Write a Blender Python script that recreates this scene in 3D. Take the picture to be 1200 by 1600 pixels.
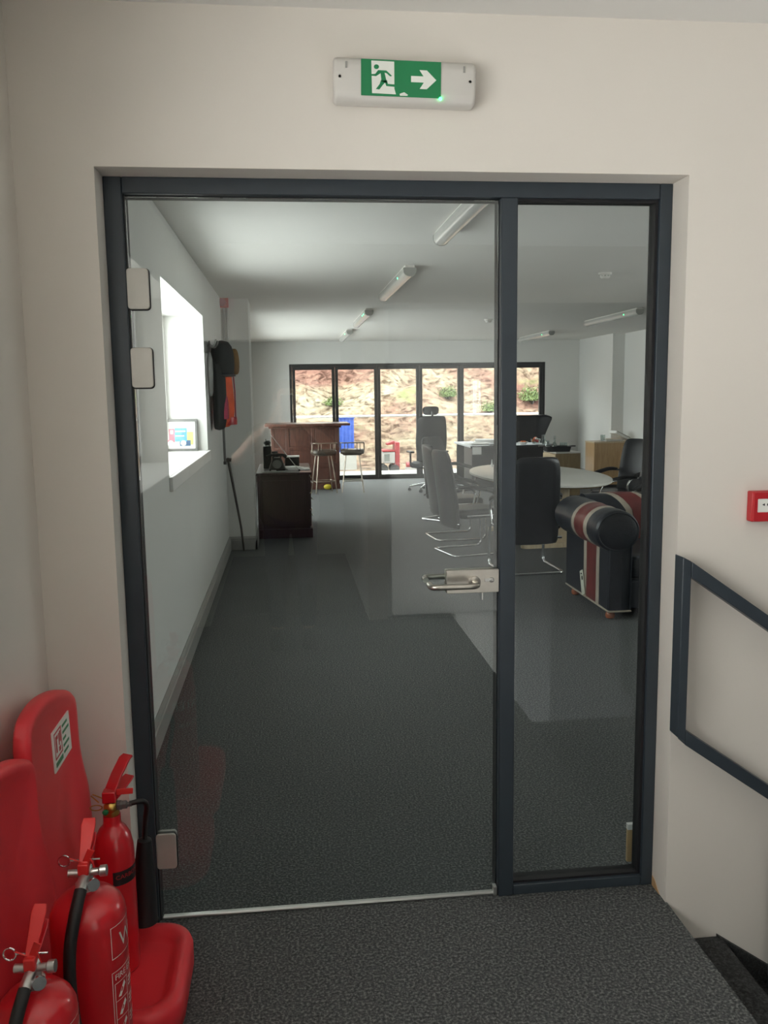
import bpy, bmesh, math, random
from mathutils import Vector, Matrix
from math import pi, sin, cos, radians as R
random.seed(7)
C = bpy.context.scene.collection
SC = bpy.context.scene
for o in list(bpy.data.objects): bpy.data.objects.remove(o)

# ------------------------------------------------------------------ camera
F_PX, YAW, PITCH, ROLL = 1350.07, 0.10887, 0.13586, -0.01353
cam = bpy.data.objects.new('camera', bpy.data.cameras.new('camera')); C.objects.link(cam)
cam.data.sensor_fit = 'HORIZONTAL'; cam.data.sensor_width = 36; cam.data.lens = F_PX/1200*36
cam.data.clip_start = .05; cam.data.clip_end = 300
fw = Vector((sin(YAW)*cos(PITCH), cos(YAW)*cos(PITCH), -sin(PITCH)))
r0 = Vector((cos(YAW), -sin(YAW), 0)); u0 = r0.cross(fw)
rt = r0*cos(ROLL)+u0*sin(ROLL); up = rt.cross(fw)
cam.matrix_world = Matrix(((rt.x, up.x, -fw.x, .5022), (rt.y, up.y, -fw.y, -2.5119), (rt.z, up.z, -fw.z, 1.6599), (0, 0, 0, 1)))
SC.camera = cam

# ------------------------------------------------------------------ world, sun, exposure
W = bpy.data.worlds.new('sky'); SC.world = W; W.use_nodes = True
bg = W.node_tree.nodes['Background']; bg.inputs[0].default_value = (1.0, .985, .96, 1); bg.inputs[1].default_value = 6.0
sl = bpy.data.lights.new('sun', 'SUN'); sl.energy = 1.5; sl.angle = R(6); sl.color = (1, .94, .84)
so = bpy.data.objects.new('sun', sl); C.objects.link(so); so.rotation_euler = (R(38), 0, R(-25))
SC.view_settings.view_transform = 'Standard'; SC.view_settings.look = 'None'
SC.view_settings.gamma = 1; SC.view_settings.use_curve_mapping = False
SC.view_settings.exposure = 0.75
cy = SC.cycles
cy.use_denoising = True; cy.max_bounces = 10; cy.diffuse_bounces = 6; cy.glossy_bounces = 4
cy.transmission_bounces = 6; cy.transparent_max_bounces = 16; cy.caustics_reflective = False; cy.caustics_refractive = False
cy.sample_clamp_indirect = 6

def portal(name, loc, rot, sx, sy):
    l = bpy.data.lights.new(name, 'AREA'); l.shape = 'RECTANGLE'; l.size = sx; l.size_y = sy; l.cycles.is_portal = True
    o = bpy.data.objects.new(name, l); C.objects.link(o); o.location = loc; o.rotation_euler = rot
# portals only tell the renderer where daylight enters (they emit nothing themselves)
portal('portal_folding_doors', (3.07, 14.66, 1.1), (R(-90), 0, 0), 5.0, 2.2)
portal('portal_left_window', (-.72, 3.6, 1.77), (0, R(-90), 0), 1.1, 2.4)
portal('portal_left_window', (-.72, 10.95, 1.28), (0, R(-90), 0), 1.75, 4.7)  # daylight entry at the added window behind the pier
portal('portal_added_right_window', (6.92, 3.1, 1.5), (0, R(90), 0), 1.2, 3.0)  # daylight entry at the added window in the right wall
portal('portal_landing_window', (-.66, -2.05, 1.77), (0, R(-90), 0), 1.1, 2.5)

# ------------------------------------------------------------------ materials
def lin(c):
    return tuple(((v/255)/12.92 if v/255 <= .04045 else ((v/255+.055)/1.055)**2.4) for v in c)
def mat(name, col, rough=.5, metal=0, spec=.5, var=0, vscale=8, bump=0, bscale=60, emit=None, coat=0, col2=None, alpha=1, sheen=0):
    m = bpy.data.materials.new(name); m.use_nodes = True; nt = m.node_tree; b = nt.nodes['Principled BSDF']
    b.inputs['Roughness'].default_value = rough; b.inputs['Metallic'].default_value = metal
    b.inputs['Specular IOR Level'].default_value = spec; b.inputs['Coat Weight'].default_value = coat
    b.inputs['Sheen Weight'].default_value = sheen
    b.inputs['Alpha'].default_value = alpha
    c = tuple(col)+(1,); b.inputs['Base Color'].default_value = c
    tc = nt.nodes.new('ShaderNodeTexCoord')
    if var or col2:
        n = nt.nodes.new('ShaderNodeTexNoise'); n.inputs['Scale'].default_value = vscale; n.inputs['Detail'].default_value = 5
        nt.links.new(tc.outputs['Object'], n.inputs['Vector'])
        r = nt.nodes.new('ShaderNodeValToRGB'); r.color_ramp.elements[0].position = .3; r.color_ramp.elements[1].position = .7
        a = col2 if col2 else tuple(v*(1-var) for v in col); z = col if col2 else tuple(min(1, v*(1+var)) for v in col)
        r.color_ramp.elements[0].color = tuple(a)+(1,); r.color_ramp.elements[1].color = tuple(z)+(1,)
        nt.links.new(n.outputs['Fac'], r.inputs['Fac']); nt.links.new(r.outputs['Color'], b.inputs['Base Color'])
    if bump:
        n = nt.nodes.new('ShaderNodeTexNoise'); n.inputs['Scale'].default_value = bscale; n.inputs['Detail'].default_value = 4
        nt.links.new(tc.outputs['Object'], n.inputs['Vector'])
        bp = nt.nodes.new('ShaderNodeBump'); bp.inputs['Strength'].default_value = bump; bp.inputs['Distance'].default_value = .004
        nt.links.new(n.outputs['Fac'], bp.inputs['Height']); nt.links.new(bp.outputs['Normal'], b.inputs['Normal'])
    if emit:
        b.inputs['Emission Color'].default_value = tuple(emit[0])+(1,); b.inputs['Emission Strength'].default_value = emit[1]
    return m
def wood_mat(name, a, b_, scale=3, rough=.35, stretch=(14, 14, 1.2), coat=.2):
    m = mat(name, a, rough, coat=coat); nt = m.node_tree; b = nt.nodes['Principled BSDF']
    tc = nt.nodes.new('ShaderNodeTexCoord'); mp = nt.nodes.new('ShaderNodeMapping'); mp.inputs['Scale'].default_value = stretch
    n = nt.nodes.new('ShaderNodeTexNoise'); n.inputs['Scale'].default_value = scale; n.inputs['Detail'].default_value = 6; n.inputs['Distortion'].default_value = 1.2
    r = nt.nodes.new('ShaderNodeValToRGB'); r.color_ramp.elements[0].color = tuple(a)+(1,); r.color_ramp.elements[1].color = tuple(b_)+(1,)
    r.color_ramp.elements[0].position = .35; r.color_ramp.elements[1].position = .68
    nt.links.new(tc.outputs['Object'], mp.inputs['Vector']); nt.links.new(mp.outputs['Vector'], n.inputs['Vector'])
    nt.links.new(n.outputs['Fac'], r.inputs['Fac']); nt.links.new(r.outputs['Color'], b.inputs['Base Color'])
    return m
def carpet_mat(name, dark, mid, light):
    m = mat(name, mid, .75, spec=.5); nt = m.node_tree; b = nt.nodes['Principled BSDF']
    tc = nt.nodes.new('ShaderNodeTexCoord')
    n = nt.nodes.new('ShaderNodeTexNoise'); n.inputs['Scale'].default_value = 120; n.inputs['Detail'].default_value = 3; n.inputs['Roughness'].default_value = .65
    nt.links.new(tc.outputs['Object'], n.inputs['Vector'])
    r = nt.nodes.new('ShaderNodeValToRGB'); e = r.color_ramp.elements
    e[0].position = .34; e[0].color = tuple(dark)+(1,); e[1].position = .50; e[1].color = tuple(mid)+(1,)
    e2 = e.new(.66); e2.color = tuple(light)+(1,)
    nt.links.new(n.outputs['Fac'], r.inputs['Fac'])
    w = nt.nodes.new('ShaderNodeTexNoise'); w.inputs['Scale'].default_value = 1.6; w.inputs['Detail'].default_value = 4
    nt.links.new(tc.outputs['Object'], w.inputs['Vector'])
    mr = nt.nodes.new('ShaderNodeMapRange'); mr.inputs['To Min'].default_value = .86; mr.inputs['To Max'].default_value = 1.14
    nt.links.new(w.outputs['Fac'], mr.inputs['Value'])
    mx = nt.nodes.new('ShaderNodeVectorMath'); mx.operation = 'SCALE'
    nt.links.new(r.outputs['Color'], mx.inputs[0]); nt.links.new(mr.outputs['Result'], mx.inputs['Scale'])
    nt.links.new(mx.outputs['Vector'], b.inputs['Base Color'])
    bp = nt.nodes.new('ShaderNodeBump'); bp.inputs['Strength'].default_value = .8; bp.inputs['Distance'].default_value = .006
    nt.links.new(n.outputs['Fac'], bp.inputs['Height']); nt.links.new(bp.outputs['Normal'], b.inputs['Normal'])
    return m
def glass_mat(name, tint=(.93, .95, .94), ior=1.5, rough=0.0):
    m = bpy.data.materials.new(name); m.use_nodes = True; nt = m.node_tree; nt.nodes.clear()
    o = nt.nodes.new('ShaderNodeOutputMaterial'); mx = nt.nodes.new('ShaderNodeMixShader')
    t = nt.nodes.new('ShaderNodeBsdfTransparent'); t.inputs[0].default_value = tuple(tint)+(1,)
    g = nt.nodes.new('ShaderNodeBsdfGlossy'); g.inputs['Roughness'].default_value = rough; g.inputs[0].default_value = (1, 1, 1, 1)
    fr = nt.nodes.new('ShaderNodeFresnel'); fr.inputs['IOR'].default_value = ior
    geo = nt.nodes.new('ShaderNodeNewGeometry')            # same reflectance from either side of the pane
    mi = nt.nodes.new('ShaderNodeMix'); mi.data_type = 'FLOAT'; mi.inputs[2].default_value = ior; mi.inputs[3].default_value = 1/ior
    nt.links.new(geo.outputs['Backfacing'], mi.inputs[0])
    nt.links.new(fr.outputs[0], mx.inputs[0]); nt.links.new(t.outputs[0], mx.inputs[1]); nt.links.new(g.outputs[0], mx.inputs[2])
    nt.links.new(mx.outputs[0], o.inputs[0])
    # Fresnel node inverts IOR on back faces; feed the inverse so thin panes do not go totally reflective
    nt.links.new(mi.outputs[0], fr.inputs['IOR'])
    return m

def frost_mat(name, c):
    m = bpy.data.materials.new(name); m.use_nodes = True; nt = m.node_tree; nt.nodes.clear()
    o = nt.nodes.new('ShaderNodeOutputMaterial'); t = nt.nodes.new('ShaderNodeBsdfTranslucent'); t.inputs[0].default_value = tuple(c)+(1,)
    nt.links.new(t.outputs[0], o.inputs[0]); return m

M = dict(
    hall_wall=mat('hall_paint_warm_light', (.735, .695, .635), .7, spec=.2, var=.02, vscale=1.5, bump=.06, bscale=90),  # the landing's warm light is put into this wall colour
    wall=mat('office_paint', (.72, .715, .69), .7, spec=.2, var=.02, vscale=1.3, bump=.05, bscale=90),
    ceil=mat('ceiling_paint', (.70, .69, .66), .8, spec=.1, var=.02, vscale=.8, bump=.04, bscale=80),
    gloss_white=mat('white_gloss_paint', (.80, .79, .77), .35, var=.015, vscale=6),
    skirt=mat('grey_skirting_paint', (.30, .295, .28), .5, var=.05, vscale=6),
    greydim=mat('dimmed_wall_grey', (.11, .113, .12), .7, var=.03, vscale=3),  # dark wall tone, stands for dimmer light in the glass reflection
    carpet=carpet_mat('charcoal_carpet', (.020, .022, .023), (.066, .071, .072), (.21, .215, .208)),
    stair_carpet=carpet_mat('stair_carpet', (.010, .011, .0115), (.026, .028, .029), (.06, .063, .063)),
    anth=mat('anthracite_powder_coat', (.030, .041, .052), .42, var=.05, vscale=20, bump=.03, bscale=400),
    anth_dark=mat('black_gasket', (.006, .006, .008), .6, var=.1, vscale=30),
    bif=mat('dark_grey_aluminium', (.022, .023, .023), .45, var=.05, vscale=15),
    steel=mat('brushed_steel', (.55, .52, .47), .32, 1, var=.06, vscale=40, bump=.05, bscale=300),
    chrome=mat('chrome', (.75, .76, .77), .12, 1, var=.03, vscale=10),
    alu=mat('aluminium', (.62, .62, .60), .35, 1, var=.04, vscale=20),
    offwhite=mat('off_white_plastic', (.62, .60, .56), .4, var=.02, vscale=10),
    hingecap=mat('champagne_cover', (.50, .485, .44), .42, .25, var=.03, vscale=20),
    red=mat('red_enamel', (.60, .014, .022), .28, coat=.5, var=.06, vscale=5),
    redplast=mat('red_moulded_plastic', (.80, .040, .052), .40, var=.05, vscale=4, bump=.05, bscale=200),
    redbright=mat('bright_red_plastic', (.72, .03, .028), .4, var=.05, vscale=12),
    redbox=mat('alarm_red', (.48, .018, .025), .4, var=.04, vscale=10),
    brass=mat('brass', (.62, .40, .11), .3, 1, var=.1, vscale=40),
    rubber=mat('black_rubber', (.012, .012, .012), .55, var=.15, vscale=40),
    black=mat('black_plastic', (.010, .010, .011), .45, var=.1, vscale=20),
    leather=mat('black_leather', (.012, .013, .016), .38, var=.2, vscale=15, bump=.25, bscale=140),
    fabric=mat('dark_mesh_fabric', (.016, .017, .018), .75, var=.15, vscale=60, bump=.2, bscale=300),
    navy=mat('navy_leather', (.012, .015, .022), .33, var=.3, vscale=9, bump=.3, bscale=110),
    wine=mat('oxblood_leather', (.15, .022, .020), .36, var=.25, vscale=9, bump=.3, bscale=110),
    cream=mat('cream_leather', (.42, .36, .29), .42, var=.15, vscale=12, bump=.3, bscale=110),
    copper=mat('polished_wood_foot', (.35, .11, .05), .22, var=.2, vscale=20),
    mahog=wood_mat('dark_mahogany', (.030, .008, .012), (.048, .014, .020)),
    bar=wood_mat('red_mahogany', (.055, .020, .014), (.115, .044, .030)),
    oak=wood_mat('light_oak', (.40, .24, .11), (.52, .33, .16)),
    oakside=wood_mat('oak_side', (.24, .165, .075), (.31, .215, .105)),
    oakpale=wood_mat('pale_oak', (.52, .40, .26), (.62, .50, .34)),
    rawwood=wood_mat('raw_timber', (.48, .30, .14), (.62, .42, .22)),
    tabletop=mat('white_laminate', (.80, .78, .72), .3, var=.02, vscale=5),
    paper=mat('paper', (.80, .80, .78), .7, var=.04, vscale=15),
    board=mat('dry_wipe_board', (.66, .68, .70), .6, var=.01, vscale=4),
    stoolmet=mat('antique_bronze', (.32, .275, .225), .35, 1, var=.1, vscale=30),
    stoolseat=mat('brown_leather', (.05, .038, .028), .4, var=.2, vscale=20),
    glass=glass_mat('door_glass', (.885, .925, .925), 1.52),
    wglass=glass_mat('window_glass', (.96, .97, .965), 1.5),
    frost=frost_mat('frosted_film', (.42, .42, .41)), stairdark=mat('stairwell_shade_colour', (.035, .036, .04), .7, var=.05),  # stairdark: shade of an unlit stairwell put into the colour
    jar=glass_mat('tumbler_glass', (.80, .83, .82), 1.6),
    green=mat('sign_green', (.010, .21, .075), .4, var=.03, vscale=10),
    white=mat('sign_white', (.80, .82, .76), .45, var=.02, vscale=10),
    led=mat('green_lamp', (.05, .9, .2), .4, var=.01, emit=((.05, 1, .25), 6)),
    orange=mat('hi_vis_orange', (.88, .13, .045), .7, var=.15, vscale=12, bump=.3, bscale=30),
    crimson=mat('crimson_fabric', (.34, .04, .08), .8, var=.2, vscale=10, bump=.3, bscale=30),
    tan=mat('tan_suede', (.20, .11, .035), .75, var=.25, vscale=12),
    darkcloth=mat('dark_cloth', (.014, .016, .017), .85, var=.2, vscale=14, bump=.3, bscale=40),
    greymet=mat('grey_metal', (.16, .16, .155), .5, .5, var=.1, vscale=20),
    darkwood=wood_mat('dark_walnut', (.020, .015, .011), (.042, .031, .022)),
    diff=mat('lamp_diffuser', (.46, .455, .43), .16, var=.02, vscale=10),
    lampend=mat('lamp_end_cap', (.30, .30, .28), .5, var=.03, vscale=10),
    blue=mat('blue_painted_steel', (.012, .055, .30), .4, var=.1, vscale=3),
    paleblue=mat('pale_blue_steel', (.12, .17, .24), .4, var=.1, vscale=3),
    mred=mat('machine_red', (.20, .012, .016), .4, var=.1, vscale=3),
    mwhite=mat('machine_white', (.24, .23, .22), .4, var=.05, vscale=3),
    paving=mat('pale_paving', (.30, .29, .27), .8, var=.1, vscale=4, bump=.2, bscale=20),
    conduit=mat('painted_conduit', (.42, .42, .41), .5, var=.04, vscale=10),
    orange2=mat('orange_peel', (.75, .17, .02), .5, var=.1, vscale=40),
    lemon=mat('yellow_plastic', (.55, .45, .03), .5, var=.1, vscale=10),
    tag=mat('tag_card', (.62, .62, .52), .6, var=.05, vscale=40),
)

# ------------------------------------------------------------------ mesh helpers
class MB:
    def __init__(s): s.v = []; s.f = []; s.mi = []; s.mats = []; s.X = Matrix.Identity(4)
    def mid(s, m):
        if m is None: return 0
        if m not in s.mats: s.mats.append(m)
        return s.mats.index(m)
    def add(s, vs, fs, m=None):
        n = len(s.v); k = s.mid(m)
        s.v += [tuple(s.X @ Vector(v)) for v in vs]
        for f in fs: s.f.append(tuple(i+n for i in f)); s.mi.append(k)
        return s
    def box(s, a, b, m=None):
        (x0, y0, z0), (x1, y1, z1) = a, b
        x0, x1 = min(x0, x1), max(x0, x1); y0, y1 = min(y0, y1), max(y0, y1); z0, z1 = min(z0, z1), max(z0, z1)
        return s.add([(x0, y0, z0), (x1, y0, z0), (x1, y1, z0), (x0, y1, z0), (x0, y0, z1), (x1, y0, z1), (x1, y1, z1), (x0, y1, z1)],
                     [(0, 3, 2, 1), (4, 5, 6, 7), (0, 1, 5, 4), (1, 2, 6, 5), (2, 3, 7, 6), (3, 0, 4, 7)], m)
    def obox(s, c, size, eul=(0, 0, 0), m=None):
        from mathutils import Euler
        E = Euler(eul).to_matrix(); a, b, d = [q/2 for q in size]
        vs = [Vector(c)+E @ Vector(p) for p in ((-a, -b, -d), (a, -b, -d), (a, b, -d), (-a, b, -d), (-a, -b, d), (a, -b, d), (a, b, d), (-a, b, d))]
        return s.add(vs, [(0, 3, 2, 1), (4, 5, 6, 7), (0, 1, 5, 4), (1, 2, 6, 5), (2, 3, 7, 6), (3, 0, 4, 7)], m)
    def loft(s, rings, m=None, caps=True, closed=True, loop=False):
        n = len(rings[0]); vs = [p for r in rings for p in r]; fs = []
        L = len(rings)
        for i in range(L if loop else L-1):
            j = (i+1) % L
            for k in range(n if closed else n-1):
                k2 = (k+1) % n
                fs.append((i*n+k, i*n+k2, j*n+k2, j*n+k))
        if caps and not loop:
            fs.append(tuple(range(n-1, -1, -1))); fs.append(tuple((L-1)*n+k for k in range(n)))
        return s.add(vs, fs, m)
    def tube(s, pts, r, n=10, m=None, closed=False):
        P = [Vector(p) for p in pts]; rr = r if isinstance(r, (list, tuple)) else [r]*len(P)
        L = len(P); T = []
        for i in range(L):
            if closed: d = P[(i+1) % L]-P[i-1]
            else: d = P[min(i+1, L-1)]-P[max(i-1, 0)]
            T.append(d.normalized() if d.length > 1e-9 else Vector((0, 0, 1)))
        a = Vector((0, 0, 1)) if abs(T[0].z) < .9 else Vector((1, 0, 0))
        nrm = (a-T[0]*a.dot(T[0])).normalized(); rings = []
        for i in range(L):
            nrm = (nrm-T[i]*nrm.dot(T[i])).normalized(); bi = T[i].cross(nrm)
            rings.append([P[i]+(nrm*cos(2*pi*k/n)+bi*sin(2*pi*k/n))*rr[i] for k in range(n)])
        return s.loft(rings, m, caps=not closed, loop=closed)
    def lathe(s, prof, o=(0, 0, 0), n=24, m=None, axis=None):
        ox, oy, oz = o; rings = []
        for r, z in prof: rings.append([(max(r, 1e-4)*cos(2*pi*k/n), max(r, 1e-4)*sin(2*pi*k/n), z) for k in range(n)])
        if axis is not None:
            q = Vector((0, 0, 1)).rotation_difference(Vector(axis)).to_matrix()
            rings = [[q @ Vector(p) for p in r] for r in rings]
        rings = [[(p[0]+ox, p[1]+oy, p[2]+oz) for p in r] for r in rings]
        return s.loft(rings, m)
    def prism(s, poly, fn, a, b, m=None):
        return s.loft([[fn(u, v, a) for u, v in poly], [fn(u, v, b) for u, v in poly]], m)
    def sphere(s, c, r, m=None, n=12, sq=(1, 1, 1)):
        rings = []
        for i in range(1, n//2+3):
            t = pi*i/(n//2+3)
            rings.append([(c[0]+r*sq[0]*sin(t)*cos(2*pi*k/n), c[1]+r*sq[1]*sin(t)*sin(2*pi*k/n), c[2]-r*sq[2]*cos(t)) for k in range(n)])
        return s.loft(rings, m)
    def text(s, string, size, fn, m=None):
        cu = bpy.data.curves.new('t', 'FONT'); cu.body = string; cu.size = size; cu.resolution_u = 2
        o = bpy.data.objects.new('t', cu); C.objects.link(o)
        dg = bpy.context.evaluated_depsgraph_get(); me = bpy.data.meshes.new_from_object(o.evaluated_get(dg))
        s.add([fn(v.co.x, v.co.y) for v in me.vertices], [tuple(p.vertices) for p in me.polygons], m)
        bpy.data.objects.remove(o); bpy.data.curves.remove(cu); bpy.data.meshes.remove(me)
        return s
    def build(s, name, m=None, parent=None, smooth=True, bevel=0, sub=0, ang=38):
        me = bpy.data.meshes.new(name); me.from_pydata(s.v, [], s.f); 
        if s.mats:
            if m is not None and any(True for _ in s.mats) and s.mats[0] is not m and None: pass
            for q in s.mats: me.materials.append(q)
            for p, k in zip(me.polygons, s.mi): p.material_index = k
        else: me.materials.append(m)
        bm = bmesh.new(); bm.from_mesh(me); bmesh.ops.recalc_face_normals(bm, faces=bm.faces); bm.to_mesh(me); bm.free()
        me.update()
        if smooth:
            me.shade_smooth(); me.set_sharp_from_angle(angle=R(ang))
        o = bpy.data.objects.new(name, me); C.objects.link(o)
        if parent is not None: o.parent = parent
        if bevel:
            b = o.modifiers.new('Bevel', 'BEVEL'); b.width = bevel; b.segments = 2; b.limit_method = 'ANGLE'; b.angle_limit = R(40)
        if sub:
            b = o.modifiers.new('Sub', 'SUBSURF'); b.levels = sub; b.render_levels = sub
        return o
def fillet(pts, r, n=5):
    P = [Vector(p) for p in pts]; out = [P[0]]
    for i in range(1, len(P)-1):
        a, b, c = P[i-1], P[i], P[i+1]; u = (a-b); v = (c-b); rr = min(r, u.length*.48, v.length*.48)
        p0 = b+u.normalized()*rr; p1 = b+v.normalized()*rr
        for k in range(n+1):
            t = k/n; out.append(p0*(1-t)**2+b*2*t*(1-t)+p1*t*t)
    out.append(P[-1]); return out
def rrect(w, h, r, n=4, cx=0, cy_=0):
    out = []
    for (sx, sy, a0) in ((1, 1, 0), (-1, 1, 90), (-1, -1, 180), (1, -1, 270)):
        for k in range(n+1):
            a = R(a0+90*k/n); out.append((cx+sx*(w/2-r)+r*cos(a), cy_+sy*(h/2-r)+r*sin(a)))
    return out
def thing(name, label, cat, loc=(0, 0, 0), rz=0, group=None):
    o = bpy.data.objects.new(name, None); C.objects.link(o); o.location = loc; o.rotation_euler = (0, 0, rz); o.empty_display_size = .1
    return tag(o, label, cat, group)
def tag(o, label, cat, group=None):
    o['label'] = label; o['category'] = cat
    if group: o['group'] = group
    return o
def struct(o, label=None, cat=None):
    o['kind'] = 'structure'
    if label: o['label'] = label
    if cat: o['category'] = cat
    return o
def bx(name, a, b, m, parent=None, bevel=0): return MB().box(a, b).build(name, m, parent, bevel=bevel)
def dup(root, loc, rz, label=None):
    r = root.copy(); C.objects.link(r); r.location = loc; r.rotation_euler = (0, 0, rz)
    if label: r['label'] = label
    for ch in list(root.children):
        c = ch.copy(); C.objects.link(c); c.parent = r
        for g in list(ch.children):
            d = g.copy(); C.objects.link(d); d.parent = c
    return r
XZ = lambda u, v, a: (u, a, v)
YZ = lambda u, v, a: (a, u, v)
XY = lambda u, v, a: (u, v, a)

# ------------------------------------------------------------------ room shell
LX, RX, YF, ZC = -.165, 6.5, 14.33, 2.67
f = MB(); f.box((-.9, .16, -.25), (7.2, 14.66, 0)); f.box((-.45, -3.7, -.25), (1.69, .16, 0))
struct(f.build('floor', M['carpet'], smooth=False), 'charcoal flecked carpet floor of the office and landing', 'floor')
# partition with the doorway (hall paint on the landing face, office paint behind)
w = MB()
w.box((-.45, 0, 0), (0, .2, 2.95)); w.box((1.685, 0, -1.9), (6.9, .2, 2.95)); w.box((0, 0, 2.28), (1.685, .2, 2.95))
struct(w.build('wall_front', M['hall_wall'], smooth=False), 'warm white partition wall around the glazed office door', 'wall')
# hall
w = MB(); w.box((-.56, -3.7, 0), (-.21, -3.3, 2.72)); w.box((-.56, -.8, 0), (-.21, 0, 2.72)); w.box((-.56, -3.3, 2.31), (-.21, -.8, 2.72)); w.box((-.56, -3.3, 0), (-.21, -.8, 1.17))
struct(w.build('wall_landing_left', M['hall_wall'], smooth=False), 'warm white side wall behind the red extinguisher stands', 'wall')
w = MB(); w.box((-.45, -3.8, 2.3), (4.2, -3.46, 2.72)); w.box((1.06, -3.8, -1.9), (1.2, -3.46, 2.3)); w.box((1.2, -3.8, -1.9), (1.69, -3.46, 0)); w.box((1.69, -3.8, -1.9), (2.2, -3.46, -1.2)); w.box((-.45, -3.8, 0), (-.1, -3.46, 2.3)); w.box((-.1, -3.8, 2.05), (1.06, -3.46, 2.3))
struct(w.build('wall_back', M['hall_wall'], smooth=False), 'warm white wall at the back of the landing', 'wall')
w = MB(); w.box((3.6, -3.8, -1.9), (3.85, 0, 2.72)); w.box((2.46, -3.8, -1.9), (3.6, -3.46, 2.3))
struct(w.build('wall_stair_right', M['stairdark'], smooth=False), 'wall beyond the stairs with unlit shade put into its colour', 'wall')  # coloured dark so the side pane mirrors an unlit stairwell
struct(bx('ceiling_landing', (-.45, -3.8, 2.70), (4.2, 0, 2.95), M['ceil']), 'white landing ceiling', 'ceiling')
bx('added_corridor', (-.3, -6.2, -.2), (1.2, -3.8, 0), M['carpet'])['kind'] = 'structure'  # unseen corridor, added so the door leaf mirrors a dark opening
w = MB(); w.box((-.35, -6.2, 0), (-.1, -3.8, 2.3)); w.box((1.06, -6.2, 0), (1.3, -3.8, 2.3)); w.box((-.35, -6.4, 0), (1.3, -6.2, 2.3)); w.box((-.35, -6.4, 2.3), (1.3, -3.8, 2.5))
struct(w.build('wall_added_corridor', M['wall'], smooth=False))  # walls of the added corridor
struct(bx('wall_stair_return', (2.2, -3.8, -1.9), (2.46, -3.46, 2.3), M['greydim']), 'wall strip beside the stair window, coloured grey to dim its reflection', 'wall')  # strip darkened in colour to weaken its veil on the side pane
# stairs
st = MB().box((1.69, -1.15, -1.9), (1.88, 0, -.13)).build('step', M['stair_carpet'], bevel=.012)
sroot = thing('staircase', 'charcoal carpeted stairs dropping away beside the landing edge', 'stairs', (0, 0, 0)); sroot['kind'] = 'structure'
st.parent = sroot
for k in range(1, 7):
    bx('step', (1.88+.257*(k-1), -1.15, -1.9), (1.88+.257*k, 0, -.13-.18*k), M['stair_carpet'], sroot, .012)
MB().prism([(1.865, -.125), (3.5, -1.24), (3.5, -1.9), (1.865, -.9)], XZ, -.016, 0).build('stringer', M['stair_carpet'], sroot, smooth=False)
bx('stair_flank', (1.69, -1.3, -1.9), (3.5, -1.15, .0), M['stairdark'], sroot)  # flank takes the painted shade colour, no pale band in the reflection
# office walls
w = MB(); T = -.55                                             # thick outer wall, deep window recess y 2.41-4.80, z 1.215-2.31
def wall_y(w, x0, x1, spans, holes, z1=ZC):
    for (a, b) in spans: w.box((x0, a, 0), (x1, b, z1))
    for (a, b, za, zb) in holes:
        w.box((x0, a, 0), (x1, b, za)); w.box((x0, a, zb), (x1, b, z1))
wall_y(w, T, LX, [(.2, 2.41), (4.80, 8.6), (13.3, 14.66)], [(2.41, 4.80, 1.17, 2.31), (8.6, 13.3, .40, 2.15)])
struct(w.build('wall_left', M['wall'], smooth=False), 'office side wall with the deep window recess', 'wall')
struct(bx('wall_pier', (LX, 6.88, 0), (.117, 7.42, ZC), M['wall']), 'boxed pier projecting from the side wall behind the walking stick', 'pier')
w = MB(); wall_y(w, RX, 6.9, [(.2, 1.6), (4.6, 14.66)], [(1.6, 4.6, .9, 2.1)]); w.box((6.28, 12.55, 0), (RX, 14.33, ZC))
struct(w.build('wall_right', M['wall'], smooth=False), 'pale office wall with a projecting step near the far corner', 'wall')
w = MB(); w.box((-.55, YF, 0), (.555, 14.66, ZC)); w.box((5.594, YF, 0), (6.9, 14.66, ZC)); w.box((.555, YF, 2.245), (5.594, 14.66, ZC))
struct(w.build('wall_far', M['wall'], smooth=False), 'pale office wall around the folding doors', 'wall')
struct(bx('ceiling', (-.55, .2, ZC), (6.9, 14.66, 2.95), M['ceil']), 'white office ceiling', 'ceiling')
# skirting: moulded profile, two steps
def skirt(name, p0, p1, nrm, h=.145):
    d = Vector(p1)-Vector(p0); n = Vector(nrm)
    prof = [(0, 0), (.020, 0), (.020, h*.72), (.014, h*.76), (.016, h*.84), (.007, h*.96), (.005, h), (0, h)]
    mb = MB(); mb.loft([[Vector(p)+n*a+Vector((0, 0, z)) for a, z in prof] for p in (p0, p1)])
    return struct(mb.build(name, M['skirt'], smooth=False))
skirt('baseboard_left', (LX, .2, 0), (LX, 6.86, 0), (1, 0, 0))
skirt('baseboard_pier', (LX, 6.88, 0), (.137, 6.88, 0), (0, -1, 0))
skirt('baseboard_pier', (.117, 6.86, 0), (.117, 7.42, 0), (1, 0, 0))
skirt('baseboard_left', (LX, 7.42, 0), (LX, YF, 0), (1, 0, 0))
skirt('baseboard_far', (LX, YF, 0), (.555, YF, 0), (0, -1, 0))
skirt('baseboard_far', (5.594, YF, 0), (6.28, YF, 0), (0, -1, 0))
skirt('baseboard_right', (RX, .2, 0), (RX, 12.55, 0), (-1, 0, 0))
skirt('baseboard_right', (6.28, 12.55, 0), (6.28, YF, 0), (-1, 0, 0))
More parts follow.
